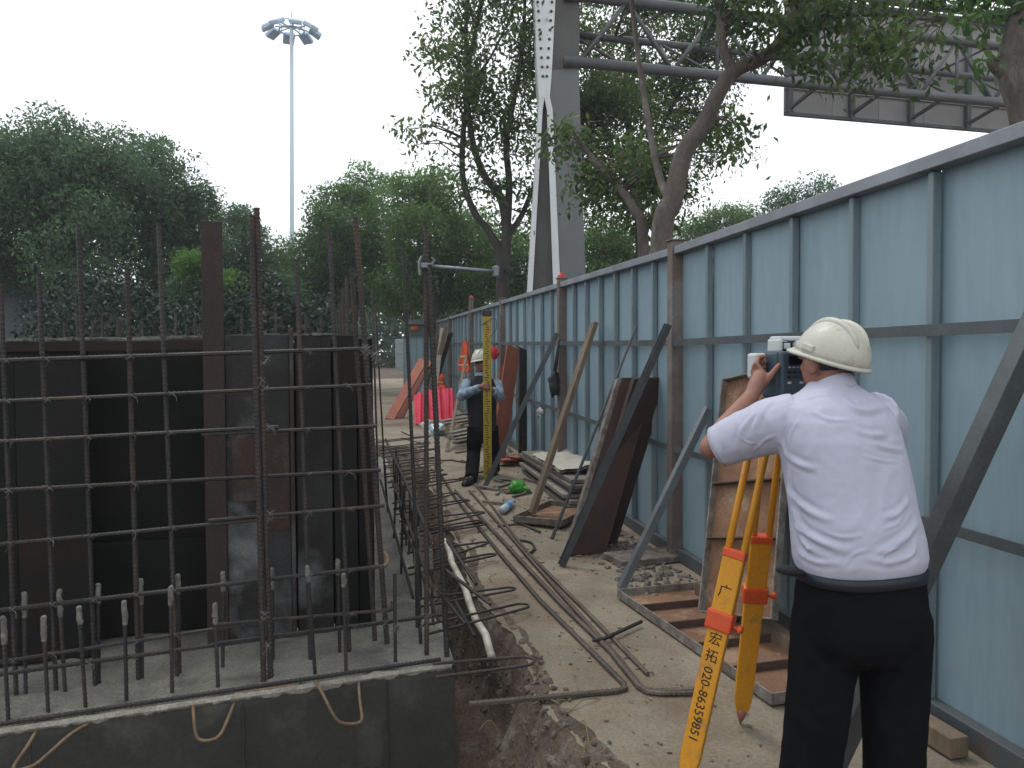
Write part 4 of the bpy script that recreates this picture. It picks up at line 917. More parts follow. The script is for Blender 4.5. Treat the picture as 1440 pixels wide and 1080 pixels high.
# crumpled cloth pieces: shared helper
def lump(c, r, m, name, seed, sub=3, amp=.35, squash=(1, 1, 1)):
    bm = bmesh.new(); bmesh.ops.create_icosphere(bm, subdivisions=sub, radius=1); c = Vector(c)
    b = MB(); bm.verts.index_update()
    for v in bm.verts:
        k = 1+amp*fbm(v.co*1.7+Vector((seed, 0, 0))); b.v.append(tuple(c+Vector((v.co.x*squash[0]*r*k, v.co.y*squash[1]*r*k, v.co.z*squash[2]*r*k))))
    b.f = [tuple(v.index for v in f.verts) for f in bm.faces]; bm.free(); return b
def cloth(name, label, cat, top, w, h, m, seed, nrm=(-1, -.4, 0)):
    nrm = Vector(nrm).normalized(); u = nrm.cross(UP).normalized(); K = 14; b = MB()
    for i in range(K+1):
        for j in range(K+1):
            s_, t_ = i/K-.5, j/K
            b.v.append(tuple(Vector(top)+u*(s_*w*(.35+.75*t_)+.02*math.sin(t_*7+seed))-UP*h*t_*(1-.12*abs(s_))+nrm*(.05+.045*math.sin(s_*13+seed)*(.4+t_)+.02*math.sin(t_*9+s_*5))))
    n = K+1; b.f = [(i*n+j, i*n+j+1, (i+1)*n+j+1, (i+1)*n+j) for i in range(K) for j in range(K)]
    n0 = len(b.v); b.v += [tuple(Vector(p)-nrm*.03) for p in b.v]; b.f += [tuple(n0+i for i in f)[::-1] for f in b.f]
    T = thing(name, label, cat, top)
    b.build('fabric', m, T, True)
    if m == 'orange':
        tt = MB()
        for t_ in (.45, .72):
            pts = [Vector(top)+u*(s_*w*(.35+.75*t_)*1.02+.02*math.sin(t_*7+seed))-UP*h*t_+nrm*(.062+.045*math.sin(s_*13+seed)*(.4+t_)) for s_ in [i/K-.5 for i in range(K+1)]]
            for i in range(K): tt.add([pts[i], pts[i+1], pts[i+1]-UP*.035, pts[i]-UP*.035], [(0, 1, 2, 3)])
        tt.build('reflective_band', 'reflect', T)
    return T
cloth('safety_vest', 'orange safety vest hanging from the narrow plank by fence', 'vest', FX(657, 480, 2.14), .42, .66, 'orange', 1)
cloth('safety_vest', 'small orange cloth bundle hanging left of the safety vest', 'cloth', FX(622, 526, 2.0), .38, .42, 'orange', 4)
# red hard hat hung on the fence rail
def dome(b, c, rx, ry, rz, M3, seg=28, rings=9, z0=-.05):
    vs = []; c = Vector(c)
    for i in range(rings+1):
        th = (math.pi/2+.06)*i/rings
        for j in range(seg):
            ph = 2*math.pi*j/seg; vs.append(c+M3 @ Vector((rx*math.sin(th)*math.cos(ph), ry*math.sin(th)*math.sin(ph), rz*math.cos(th))))
    b.add(vs, [(i*seg+j, (i+1)*seg+j, (i+1)*seg+(j+1) % seg, i*seg+(j+1) % seg) for i in range(rings) for j in range(seg)])
def helmet(T, c, M3, k, m, liner=True):
    """front is +Y of M3, up is +Z"""
    b = MB(); dome(b, c, .118*k, .140*k, .135*k, M3); sh = b.build('shell', m, T, True); c = Vector(c)
    mod = sh.modifiers.new('t', 'SOLIDIFY'); mod.thickness = .005
    b = MB(); seg = 40; vs = []
    for j in range(seg):
        ph = 2*math.pi*j/seg; f = max(0, math.sin(ph)); ex = (.008+.030*f**2)*k
        for rr, z in ((-.003, .004), (ex, -.006-.012*f), (ex*.98, -.014-.012*f), (-.003, -.010)):
            vs.append(c+M3 @ Vector(((.118*k+rr)*math.cos(ph), (.140*k+rr)*math.sin(ph), z*k)))
    b.add(vs, [(j*4+i, j*4+(i+1) % 4, ((j+1) % seg)*4+(i+1) % 4, ((j+1) % seg)*4+i) for j in range(seg) for i in range(4)]); b.build('brim', m, T, True)
    for x in (-.032, .032):                        # crown ridges
        pts = []; rs = []
        for i in range(15):
            th = R(-62+124*i/14); pts.append(c+M3 @ Vector((x*k*(.55+.45*math.cos(th)), .139*k*math.sin(th)*math.sqrt(max(0, 1-(x/.118)**2)), .133*k*math.cos(th)*math.sqrt(max(0, 1-(x/.118)**2))))); rs.append(.0145*k*(.25+.75*math.sin(math.pi*i/14)**.5))
        MB().tube(pts, rs, 8).build('ridge', m, T, True)
    for s_ in (-1, 1): MB().bbox(c+M3 @ Vector((s_*.116*k, .01*k, .022*k)), (.014*k, .055*k, .026*k), M3, bev=.005).build('slot', m, T)
    if liner:
        b = MB(); dome(b, c+M3 @ Vector((0, -.005, -.014*k)), .094*k, .114*k, .10*k, M3, 24, 7); b.build('liner', 'helmetliner', T, True)
hp = FX(700, 493, 2.28); T = thing('hard_hat', 'red hard hat hanging on the fence behind the level staff', 'hard hat', hp)
helmet(T, hp+Vector((-.12, 0, -.05)), (Matrix.Rotation(R(70), 3, 'Y') @ Matrix.Rotation(R(30), 3, 'Z')), 1.05, 'redplastic', False)
MB().tube([hp+Vector((0, 0, .12)), hp+Vector((-.06, 0, .1)), hp+Vector((-.1, 0, .03))], .012, 6).build('strap', 'black', T)
# black bag hung from the post
bp_ = FX(786, 478, 2.33); T = thing('hanging_bag', 'small black bag hanging by its strap from the fence post', 'bag', bp_)
lo = FX(779, 540, 2.30); mb = lump(lo, .12, 'black', 'x', 3, 3, .4, (.6, .8, 1.25)); mb.build('pouch', 'black', T, True)
for k in (-1, 1): MB().tube([bp_, bp_.lerp(lo, .5)+Vector((0, .045*k, 0)), lo+Vector((0, .05*k, .08))], .012, 6).build('strap', 'black', T, True)
# rag knotted on the lower rail
rp_ = FX(762, 577, 2.32); mb = MB(); mb.v = []
for k in range(3):
    l = lump(rp_+Vector((-.02, .05*(k-1), -.02*abs(k-1))), .05, '', '', 11+k, 2, .4, (.7, 1, .8)); mb.add(l.v, l.f)
for k in (-1, 1): mb.tube([rp_+Vector((-.02, .03*k, -.02)), rp_+Vector((-.04, .07*k, -.07)), rp_+Vector((-.03, .08*k, -.11))], [.022, .018, .01], 6)
tag(mb.build('rag', 'sack', smooth=True), 'beige rag knotted round the lower fence rail', 'rag')
# bottles
gp = G(728, 694); T = thing('green_bottle', 'crushed bright green plastic bottle by the stacked boards', 'bottle', gp)
mb = lump(gp+Vector((0, 0, .075)), .085, '', '', 5, 3, .32, (1.15, .95, .9)); mb.build('body', 'green', T, True); MB().tube([gp+Vector((.06, -.05, .07)), gp+Vector((.13, -.08, .035))], [.03, .014], 10).build('neck', 'green', T, True)
wp = G(706, 718, .045); wq = G(722, 705, .045); T = thing('water_bottle', 'clear plastic water bottle with blue label lying on path', 'bottle', wp)
ax = lambda s_: wp.lerp(wq, s_)
MB().tube([ax(0), ax(.04), ax(.6), ax(.72), ax(.88), ax(.92), ax(1)], [.02, .04, .04, .036, .016, .014, .014], 14).build('body', 'clear', T, True); MB().tube([ax(.3), ax(.56)], .0415, 14).build('label', 'bluelabel', T, True); MB().tube([ax(.98), ax(1.06)], .016, 10).build('cap', 'bluelabel', T, True)
# ---- bars lying on the path
def lying(name, label, pts, r, m='rebar', z=.012, bend=True):
    P_ = [G(x, y, z) for x, y in pts]; out = []
    for i, p in enumerate(P_):
        if 0 < i < len(P_)-1:
            a_ = (P_[i-1]-p); b_ = (P_[i+1]-p); k = .07
            if a_.normalized().dot(b_.normalized()) > -.9:
                A, B = p+a_.normalized()*min(k, a_.length*.4), p+b_.normalized()*min(k, b_.length*.4)
                out += [A, A.lerp(p, .5).lerp(p.lerp(B, .5), .5) if False else (A*.25+p*.5+B*.25), B]; continue
        out.append(p)
    T = MB(); pts2 = []; rs = []
    for i in range(len(out)-1):
        L = (out[i+1]-out[i]).length; n = max(1, int(L/.024))
        for j in range(n):
            for q_, rr in ((0, .92), (.5, .92), (.58, 1.12), (.92, 1.12)): pts2.append(out[i].lerp(out[i+1], (j+q_)/n)); rs.append(r*rr)
    pts2.append(out[-1]); rs.append(r); T.tube(pts2, rs, 6)
    return tag(T.build(name, m), label, 'steel bar', 'bent bars lying on the path')
lying('bent_bar', 'long bent bar on path ending at the trench edge', [(612, 655), (640, 700), (700, 775), (760, 845), (886, 970), (660, 990)], .014, 'dustbar', .014)
lying('bent_bar', 'long bent bar on path turning towards the tripod', [(640, 690), (712, 766), (790, 850), (858, 915), (905, 973), (988, 969)], .015, 'dustbar', .018)
lying('bent_bar', 'thinner long bar on path beside the bar turning to the tripod', [(660, 690), (716, 752), (786, 832), (870, 925), (908, 975), (986, 974)], .012, 'dustbar', .016)
lying('bent_bar', 'straight bar on path ending short of the lying form panel', [(668, 680), (740, 775), (820, 855), (911, 948)], .012, 'dustbar', .014)
lying('bent_bar', 'short hooked bar lying across the long path bars', [(834, 901), (850, 898), (902, 874)], .011, 'rebar', .034)
lying('bent_bar', 'short bent offcut near the wide dark boards', [(722, 758), (748, 762), (752, 772), (740, 782)], .010, 'rebar', .014)
lying('bent_bar', 'bent bar offcut behind the trench hoops near the staff holder', [(700, 740), (732, 736), (760, 748)], .010, 'dustbar', .014)
for k in range(16):
    x, y = random.uniform(560, 700), random.uniform(600, 690); a_ = random.uniform(-.6, 1.0); L = random.uniform(18, 50)
    if x > 600+ (y-600)*.6 + 60: continue
    lying('scrap_bar', 'thin scrap bar strewn on the far part of path', [(x, y), (x+L*math.cos(a_), y+L*.35*math.sin(a_))], .010, random.choice(['dustbar', 'rustbar']), .012)['group'] = 'scrap bars strewn on the path'
for k in range(14):
    x, y = random.uniform(690, 760), random.uniform(676, 712); a_ = random.uniform(0, 3.14); p = G(x, y, .018); d = Vector((math.cos(a_), math.sin(a_), random.uniform(0, .08))); L = random.uniform(.12, .38)
    lean('wood_stick', 'splintered wood stick strewn by the green bottle', 'stick', p, p+d*L, .022, .03, random.choice(['greywood', 'wood']), UP, group='sticks strewn by the stacked boards')
# white pipe down in the trench
a_, b_ = onplane(624, 760, Vector((.62, 6.2, 0)), fwd), onplane(692, 922, Vector((.66, 4.35, 0)), fwd)
mb = MB(); pts = [a_.lerp(b_, i/8)+Vector((.01*math.sin(i*2), 0, .008*math.sin(i*3))) for i in range(9)]; mb.tube(pts, .023, 10)
tag(mb.build('plastic_pipe', 'pvc', smooth=True), 'dirty white plastic pipe running along the trench', 'pipe')
# ---- stones, chips, straw
def stones(name, spots, m, label, cat):
    b = MB()
    base = []
    for s_ in range(6):
        bm = bmesh.new(); bmesh.ops.create_icosphere(bm, subdivisions=1, radius=1); bm.verts.index_update()
        base.append(([v.co*(1+.5*noise.noise(v.co*1.3+Vector((s_*9, 0, 0)))) for v in bm.verts], [tuple(v.index for v in f.verts) for f in bm.faces])); bm.free()
    for p, r in spots:
        vs, fs = random.choice(base); M3 = Matrix.Rotation(random.uniform(0, 6.3), 3, 'Z') @ Matrix.Rotation(random.uniform(0, 6.3), 3, 'X'); sq = Vector((1, random.uniform(.6, 1), random.uniform(.4, .8)))
        b.add([Vector(p)+M3 @ Vector((v.x*sq.x*r, v.y*sq.y*r, v.z*sq.z*r)) for v in vs], fs)
    o = b.build(name, m, origin=(0, 0, 0)); o['kind'] = 'stuff'; o['label'] = label; o['category'] = cat
sp = []
for _ in range(650):
    Y = random.uniform(2.6, 9); X = edgeX(Y)+(random.gauss(-.12, .13) if Y < 4.2 else -.06-abs(random.gauss(0, .08))); r = random.uniform(.006, .022)*(1.6 if random.random() < .08 else 1); sp.append(((X, Y, max(gheight(X, Y), rise(Y)-.002 if X > edgeX(Y) else -9)), r))
for _ in range(200):
    X, Y = random.uniform(.5, .9), random.uniform(2.5, 4.2); sp.append(((X, Y, gheight(X, Y)), random.uniform(.008, .035)))
stones('gravel', sp, 'gravel', 'loose grey stones and gravel along the trench edge', 'gravel')
sp = []
for _ in range(700):
    Y = random.uniform(3.5, 16); X = 2.33-abs(random.gauss(0, .16)); sp.append(((X, Y, rise(Y)+.004), random.uniform(.006, .03)))
for _ in range(160):
    Y = random.uniform(5, 7.6); X = random.uniform(1.75, 2.3); sp.append(((X, Y, rise(Y)+.004), random.uniform(.01, .045)))
stones('rubble', sp, 'rubble', 'broken rubble heaped along the foot of fence', 'rubble')
b = MB()
for _ in range(900):
    Y = 2.6+abs(random.gauss(0, 4.5)); X = random.uniform(edgeX(min(Y, 14))+.03, 2.3); L = random.uniform(.005, .026)*(1 if Y < 6 else 2.0); a_ = random.uniform(0, 3.14)
    if Y > 18 or (Y < 5.5 and random.random() < .6): continue
    b.box((X, Y, rise(Y)+.006), (L, L*random.uniform(.15, .6), .004), Matrix.Rotation(a_, 3, 'Z') @ Matrix.Rotation(random.uniform(-.3, .3), 3, 'X'))
o = b.build('wood_chips', 'chips', origin=(0, 0, 0)); o['kind'] = 'stuff'; o['label'] = 'wood chips and splinters scattered over the path'; o['category'] = 'debris'
b = MB()
for _ in range(14):
    X, Y = random.uniform(.6, .92), random.uniform(2.7, 4.0); z = gheight(X, Y); d = Vector((random.uniform(-1, 1), random.uniform(-1, 1), 0)).normalized(); L = random.uniform(.1, .3); h = random.uniform(.03, .14)
    pts = [Vector((X, Y, z)), Vector((X, Y, z))+d*L*.5+UP*h, Vector((X, Y, z))+d*L+UP*h*random.uniform(0, .6)]; q_, _r = smoothpts([(p, 1) for p in pts], 4); b.tube(q_, [.003]*(len(q_)-1)+[.0006], 4)
o = b.build('straw', 'grass', origin=(0, 0, 0)); o['kind'] = 'stuff'; o['label'] = 'dry straw and grass blades on the dirt'; o['category'] = 'grass'
for k, (px, py) in enumerate(((618, 612), (607, 606), (640, 614))):
    p = G(px, py); mb = lump(p+Vector((0, 0, .1)), .17, '', '', 20+k, 3, .5, (1.2, 1, .7)); tag(mb.build('crumpled_sack', ('clear', 'sack', 'chips')[k], smooth=True), ('crumpled clear plastic film before the pink sheet', 'crumpled pale sack before the pink sheet', 'crumpled tan sack right of the pink sheet')[k], 'sack')
# floor board by the post
mb = MB().bbox(G(905, 783, .03), (.55, .32, .05), Matrix.Rotation(R(10), 3, 'Z'), bev=.006); tag(mb.build('floor_board', 'stain'), 'short thick grey board lying on path by the fence post', 'board')
# ================================================================== SURVEYOR'S TRIPOD AND INSTRUMENT
fh = Vector((fwd.x, fwd.y, 0)).normalized(); rh = rt0.copy()
def lettering(txt, size, origin, xa, ya, m, parent, name='lettering'):
    cu = bpy.data.curves.new('t', 'FONT'); cu.body = txt; cu.size = size; cu.align_x = 'LEFT'; cu.align_y = 'CENTER'; cu.extrude = .0004; cu.resolution_u = 3
    o = bpy.data.objects.new('t', cu); COL.objects.link(o); dg = bpy.context.evaluated_depsgraph_get(); dg.update()
    me = bpy.data.meshes.new_from_object(o.evaluated_get(dg)); bpy.data.objects.remove(o); bpy.data.curves.remove(cu)
    xa, ya = Vector(xa).normalized(), Vector(ya).normalized(); za = xa.cross(ya); M4 = Matrix((xa, ya, za)).transposed().to_4x4(); M4.translation = Vector(origin)
    me.transform(M4); return place(me, name, m, parent)
TH = D(1096, 592, 2.96)
tri = thing('survey_tripod', 'yellow surveying tripod with red clamps and black lettering', 'tripod', (TH.x, TH.y, 0))
hd_ = MB(); hd_.tube([TH+UP*.0, TH+UP*.012, TH+UP*.03, TH+UP*.034], [.085, .09, .09, .08], 24); hd_.build('head', 'redorange', tri, True)
F1, F2, F3 = G0(960, 1117), G0(1041, 1017), Vector((1.96, 2.60, 0))
def leg(foot, face, txt=False, lw=.082):
    foot = Vector(foot); out = Vector((foot.x-TH.x, foot.y-TH.y, 0)).normalized(); top = TH + out*.062 + UP*-.01; A = (foot-top); L = A.length; A.normalize()
    W = A.cross(face); W.normalize()
    if W.dot(rh) < 0: W = -W
    N = A.cross(W).normalized(); P = lambda s_, w_=0, n_=0: top + A*L*s_ + W*w_ + N*n_
    for k in (-1, 1):
        MB().tube([P(.0, k*.030), P(.47, k*.030)], .013, 12).build('rod', 'yellow', tri, True)
    h = MB(); h.tube([P(-.005, -.05), P(-.005, .05)], .018, 12); h.build('hinge', 'redorange', tri, True)
    M3 = Matrix((W, N, A)).transposed()
    up_ = MB().bbox(P(.435), (lw, .034, L*.155), M3, bev=.006).build('upper_block', 'yellow', tri)
    MB().bbox(P(.352), (lw*1.05, .040, L*.024), M3, bev=.005).build('collar', 'redorange', tri)
    cl_ = MB().bbox(P(.532), (lw*1.22, .052, L*.052), M3, bev=.008).build('clamp', 'redorange', tri)
    kn = MB(); kn.tube([P(.537, lw*.6), P(.537, lw*.6+.028)], .008, 10); kn.tube([P(.537, lw*.6+.018), P(.537, lw*.6+.036)], .014, 10); kn.build('clamp_screw', 'redorange', cl_, True)
    lo_ = MB(); rows = []
    for s_, w_ in ((.52, .70), (.90, .66), (.935, .52), (.95, .42)): rows.append((P(s_), W*lw*w_/1.35*.72*1.3, N*.014))
    lo_.loft(rows, 16, 8); low = lo_.build('lower_leg', 'yellow', tri)
    tp2 = MB(); tp2.tube([P(.945), P(.955), P(.975), P(1.0)], [.02, .023, .017, .003], 12); tp2.build('foot_tip', 'tip', tri, True)
    if txt:
        f_ = .0152
        lettering('广', .052, P(.455, -.028, .0178), W, -A, 'ink', up_)
        lettering('宏', .050, P(.582, -.025, f_), W, -A, 'ink', low); lettering('拓', .050, P(.628, -.025, f_), W, -A, 'ink', low)
        lettering('020-86359851', .048, P(.655, -.003, f_), A, W, 'ink', low)
toc = (Vector((0, 0, EYE))-TH); toc.z = 0; toc.normalize()
leg(F1, (toc*math.cos(R(22)) - rh*math.sin(R(22))), True)
leg(F2, (toc*math.cos(R(12)) + rh*math.sin(R(12))))
leg(F3, (toc*math.cos(R(40)) + rh*math.sin(R(40))))
# instrument
iu = rh*math.cos(R(14))+fh*math.sin(R(14)); inr = -fh*math.cos(R(14))+rh*math.sin(R(14)); IM = Matrix((iu, -inr, UP)).transposed()
I0 = TH+UP*.034
ins = thing('total_station', 'grey and blue survey instrument mounted on the yellow tripod', 'survey instrument', I0)
zt = D(1100, 473, 2.96).z - I0.z                      # full height
ip = lambda x, y, z: I0 + iu*x - inr*y + UP*z
b = MB(); b.tube([ip(0, 0, 0), ip(0, 0, .012)], .068, 20); b.tube([ip(0, 0, .034), ip(0, 0, .052)], .062, 20); b.build('tribrach', 'instblue', ins)
for k in range(3):
    a_ = k*2.094+.5; MB().tube([ip(.05*math.cos(a_), .05*math.sin(a_), .010), ip(.05*math.cos(a_), .05*math.sin(a_), .036)], .014, 12).build('foot_screw', 'instdark', ins, True)
zb = .052; ztop = zt-.054                               # the dark body ends below the grey handle
bh = ztop-zb
bd = MB().bbox(ip(.034, .01, zb+bh*.5), (.150, .10, bh), IM, bev=.012).build('base_housing', 'instblue', ins)
sc_ = MB().bbox(ip(.030, -.052, zb+bh*.52), (.128, .03, bh*.95), IM, bev=.008).build('control_panel', 'instblue', ins)
MB().bbox(ip(.030, -.0685, zb+bh*.80), (.072, .004, bh*.19), IM, bev=.001).build('screen', 'instdark', sc_)
for k in range(5): MB().bbox(ip(-.002+.016*k, -.0682, zb+bh*.655), (.009, .004, .005), IM, bev=.001).build('key', 'keys', sc_)
for r_ in range(2):
    for k in range(4): MB().bbox(ip(-.004+.022*k, -.0682, zb+bh*(.55-.10*r_)), (.014, .003, .008), IM, bev=.001).build('key', 'instdark', sc_)
for k in (-1, 1): MB().sphere(ip(.022+.024*k, -.0675, zb+bh*.33), (.010, .003, .005), 10, 6, IM).build('key', 'keys', sc_, True)
MB().bbox(ip(-.020, .0, ztop+.020), (.022, .075, .05), IM, bev=.008).build('yoke_arm', 'instgrey', ins); MB().bbox(ip(.094, .0, ztop+.020), (.026, .075, .05), IM, bev=.008).build('yoke_arm', 'instgrey', ins)
MB().bbox(ip(.036, .0, ztop+.045), (.125, .06, .018), IM, bev=.007).build('handle', 'instgrey', ins)
MB().bbox(ip(.014, .0, ztop+.017), (.048, .05, .034), IM, bev=.006).build('sight_window', 'instdark', ins); MB().bbox(ip(.012, -.026, ztop+.018), (.026, .008, .022), IM, bev=.003).build('sight', 'instgrey', ins)
tl_ = MB(); tl_.tube([ip(.062, -.06, ztop+.018), ip(.062, -.045, ztop+.018), ip(.062, .09, ztop+.018)], [.015, .022, .026], 18); tl_.build('telescope', 'instgrey', ins, True)
MB().tube([ip(.062, -.082, ztop+.018), ip(.062, -.055, ztop+.018)], .014, 14).build('eyepiece', 'instdark', ins, True)
MB().bbox(ip(-.062, .055, ztop-.055), (.050, .06, .095), IM, bev=.010).build('battery_pack', 'instgrey', ins)

# ================================================================== FIGURES
def hand(b, wrist, palm, palm_r, fingers, thumb):
    b.capsule([wrist, wrist.lerp(palm, .5), palm], [.026, .031, palm_r], 12)
    for ch in fingers: b.capsule([Vector(p) for p, _ in ch], [r_ for _, r_ in ch], 9)
    b.capsule([Vector(p) for p, _ in thumb], [r_ for _, r_ in thumb], 9)
def head(b, c, hr, hf, hu):
    M3 = Matrix((hr, hf, hu)).transposed(); P = lambda x, y, z: c + hr*x + hf*y + hu*z
    b.sphere(P(0, -.008, .02), (.076, .094, .098), 24, 16, M3); b.sphere(P(0, .022, -.035), (.062, .070, .080), 20, 14, M3); b.sphere(P(0, .058, -.085), (.032, .030, .028), 14, 10, M3)
    b.capsule([P(0, .088, .012), P(0, .108, -.018), P(0, .100, -.03)], [.009, .013, .012], 10)                # nose
    for s_ in (-1, 1):
        b.sphere(P(s_*.030, .082, .018), (.018, .012, .008), 10, 8, M3); b.sphere(P(s_*.083, -.008, -.010), (.013, .027, .037), 14, 10, M3 @ Matrix.Rotation(R(-s_*18), 3, 'Z')); b.sphere(P(s_*.076, .002, -.036), (.009, .012, .012), 10, 8, M3)
    b.sphere(P(0, .090, -.052), (.024, .010, .006), 12, 8, M3); b.sphere(P(0, .088, -.063), (.020, .010, .007), 12, 8, M3)
    b.capsule([P(0, -.03, -.06), P(0, -.035, -.13), P(0, -.03, -.19)], [.062, .060, .066], 16)
def face_marks(T, c, hr, hf, hu):
    P = lambda x, y, z: c + hr*x + hf*y + hu*z; M3 = Matrix((hr, hf, hu)).transposed()
    for s_ in (-1, 1):
        MB().sphere(P(s_*.030, .0905, .016), (.010, .004, .005), 10, 6, M3).build('eye', 'hair', T, True)
        MB().capsule([P(s_*.016, .096, .034), P(s_*.032, .094, .038), P(s_*.046, .084, .034)], [.003, .004, .002], 6).build('eyebrow', 'hair', T, True)
def displace(me, fn):
    me.update(); co = np.empty(len(me.vertices)*3); me.vertices.foreach_get('co', co); co = co.reshape(-1, 3)
    no = np.empty(len(me.vertices)*3); me.vertices.foreach_get('normal', no); no = no.reshape(-1, 3)
    co += no*fn(co)[:, None]; me.vertices.foreach_set('co', co.reshape(-1)); me.update()
def fold_field(co, lines):
    """raised cloth folds along 3-D polylines: (points, width, height)"""
    d = np.zeros(len(co))
    for pts, wd_, hg in lines:
        q_, _ = smoothpts([(p, 1) for p in pts], 6); A = np.array([list(p) for p in q_]); best = np.full(len(co), 9.); tt = np.zeros(len(co))
        for i in range(len(A)-1):
            a_, b_ = A[i], A[i+1]; ab = b_-a_; t_ = np.clip(((co-a_)@ab)/(ab@ab), 0, 1); dd = np.linalg.norm(co-(a_+t_[:, None]*ab), axis=1); mk_ = dd < best; best[mk_] = dd[mk_]; tt[mk_] = (i+t_[mk_])/(len(A)-1)
        wd_ = wd_*1.15; prof = np.exp(-(best/wd_)**2) - .5*np.exp(-((best-1.7*wd_)/(wd_*.9))**2)
        d += .72*hg*prof*np.sin(np.pi*np.clip(tt*.96+.02, 0, 1))
    return d
def nz(co, sc, seed=0, st=(1, 1, 1)): return np.array([noise.noise((p[0]*sc*st[0]+seed, p[1]*sc*st[1], p[2]*sc*st[2])) for p in co])

# ---- the surveyor, seen from behind, bending to the eyepiece
ta = R(18); ur = rh*math.cos(ta)+fh*math.sin(ta); fr = fh*math.cos(ta)-rh*math.sin(ta)
base1 = D(1200, 850, 2.62); base1.z = 0
surv = thing('person', 'person in white short-sleeved shirt and white helmet bending to the survey instrument', 'person', base1)
ha = R(26); hr = rh*math.cos(ha)+fh*math.sin(ha); hf0 = fh*math.cos(ha)-rh*math.sin(ha); hf = (hf0*math.cos(R(4))-UP*math.sin(R(4))); hu = hr.cross(hf)
HC = D(1163, 507, 2.73)
LS, LE, LW_, LP = D(1103, 590, 2.69), D(1000, 629, 2.84), D(1057, 556, 2.87), D(1069, 531, 2.905)
RS, RE, RW = D(1240, 588, 2.76), D(1240, 668, 2.99), D(1165, 590, 3.02)
b = MB(); head(b, HC, hr, hf, hu)
tc_ = [(1211, 850, 2.60, .16, .11), (1210, 790, 2.61, .165, .115), (1200, 715, 2.64, .165, .12), (1186, 650, 2.66, .175, .12), (1178, 600, 2.68, .165, .10), (1172, 565, 2.70, .11, .075), (1170, 545, 2.705, .06, .06)]
b.loft([(D(x, y, t_), ur*w_, fr*d_) for x, y, t_, w_, d_ in tc_], 24)
b.capsule([LS, LS.lerp(LE, .5), LE], [.055, .050, .041], 14); b.capsule([LE, LE.lerp(LW_, .35), LW_], [.041, .043, .027], 14)
b.capsule([RS, RE], [.055, .042], 14); b.capsule([RE, RW], [.042, .028], 14)
q = lambda x, y, t_: D(x, y, t_)
hand(b, LW_, LP, .030, [
    [(q(1072, 523, 2.90), .011), (q(1063, 511, 2.91), .0105), (q(1067, 502, 2.93), .0095), (q(1075, 501, 2.94), .0085)],
    [(q(1068, 526, 2.91), .011), (q(1060, 515, 2.93), .0105), (q(1066, 508, 2.95), .0095), (q(1076, 509, 2.955), .0085)],
    [(q(1065, 531, 2.915), .0105), (q(1058, 522, 2.94), .010), (q(1066, 516, 2.96), .009), (q(1075, 517, 2.962), .0082)],
    [(q(1064, 536, 2.915), .010), (q(1058, 530, 2.94), .009), (q(1065, 524, 2.955), .008), (q(1073, 525, 2.958), .0072)]],
    [(q(1074, 540, 2.89), .015), (q(1083, 529, 2.885), .0125), (q(1091, 519, 2.89), .011), (q(1096, 513, 2.895), .0095)])
RP = RW+(-rh*.05+UP*.05)
hand(b, RW, RP, .030, [[(RP+fh*.01*k-rh*.01, .010), (RP-rh*.03+fh*.012*k+UP*.03, .0095), (RP-rh*.055+fh*.012*k+UP*.03, .0085), (RP-rh*.06+fh*.012*k+UP*.012, .008)] for k in (-1, 0, 1, 2)],
     [(RP+UP*.01-fh*.02, .012), (RP+UP*.03-fh*.03-rh*.02, .0105), (RP+UP*.035-fh*.03-rh*.04, .009)])
FL, FR = D(1128, 1165, 2.60), D(1256, 1168, 2.62)
for hip, kn_, an in ((D(1165, 860, 2.60), D(1150, 1010, 2.58), FL), (D(1256, 860, 2.60), D(1258, 1010, 2.58), FR)):
    b.capsule([hip, hip.lerp(kn_, .5), kn_], [.085, .075, .055], 14); b.capsule([kn_, kn_.lerp(an, .3), Vector((an.x, an.y, .07))], [.055, .055, .036], 14)
    b.capsule([Vector((an.x, an.y, .06)), Vector((an.x, an.y, .05))+fr*.12], [.04, .035], 12)
me = remesh(b, .0045, 5); place(me, 'body', 'skin', surv)
face_marks(surv, HC, hr, hf, hu)
# hair fringe below the helmet
b = MB(); b.sphere(HC+hu*.018-hf*.016, (.080, .093, .085), 24, 14, Matrix((hr, hf, hu)).transposed()); me = remesh(b, .008, 2)
place(me, 'hair', 'hair', surv)
# shirt
b = MB()
rows = [(1211, 806, 2.61, .196, .13), (1210, 796, 2.61, .208, .146), (1209, 782, 2.61, .215, .156), (1206, 758, 2.615, .213, .158), (1202, 730, 2.62, .208, .156), (1196, 695, 2.635, .204, .154), (1189, 655, 2.65, .204, .150), (1181, 618, 2.665, .206, .145), (1177, 592, 2.68, .204, .134), (1174, 572, 2.69, .185, .114), (1172, 557, 2.70, .142, .092), (1170, 545, 2.705, .085, .078), (1169, 537, 2.708, .066, .07)]
b.loft([(D(x, y, t_), ur*w_, fr*d_) for x, y, t_, w_, d_ in rows], 36, 2.5)
b.tube([D(1122, 588, 2.69), D(1090, 597, 2.71), D(1052, 611, 2.765), D(1012, 627, 2.822)], [.088, .096, .085, .072], 20); b.tube([D(1225, 585, 2.73), D(1238, 600, 2.80), D(1240, 655, 2.95)], [.088, .088, .075], 18)
me = remesh(b, .0058, 8)
from mathutils.bvhtree import BVHTree
bv = BVHTree.FromPolygons([v.co.copy() for v in me.vertices], [tuple(p.vertices) for p in me.polygons])
def bk(x, y):
    h_ = bv.ray_cast(CAM, ray(x, y).normalized()); return h_[0] if h_[0] is not None else bv.find_nearest(D(x, y, 2.6))[0]
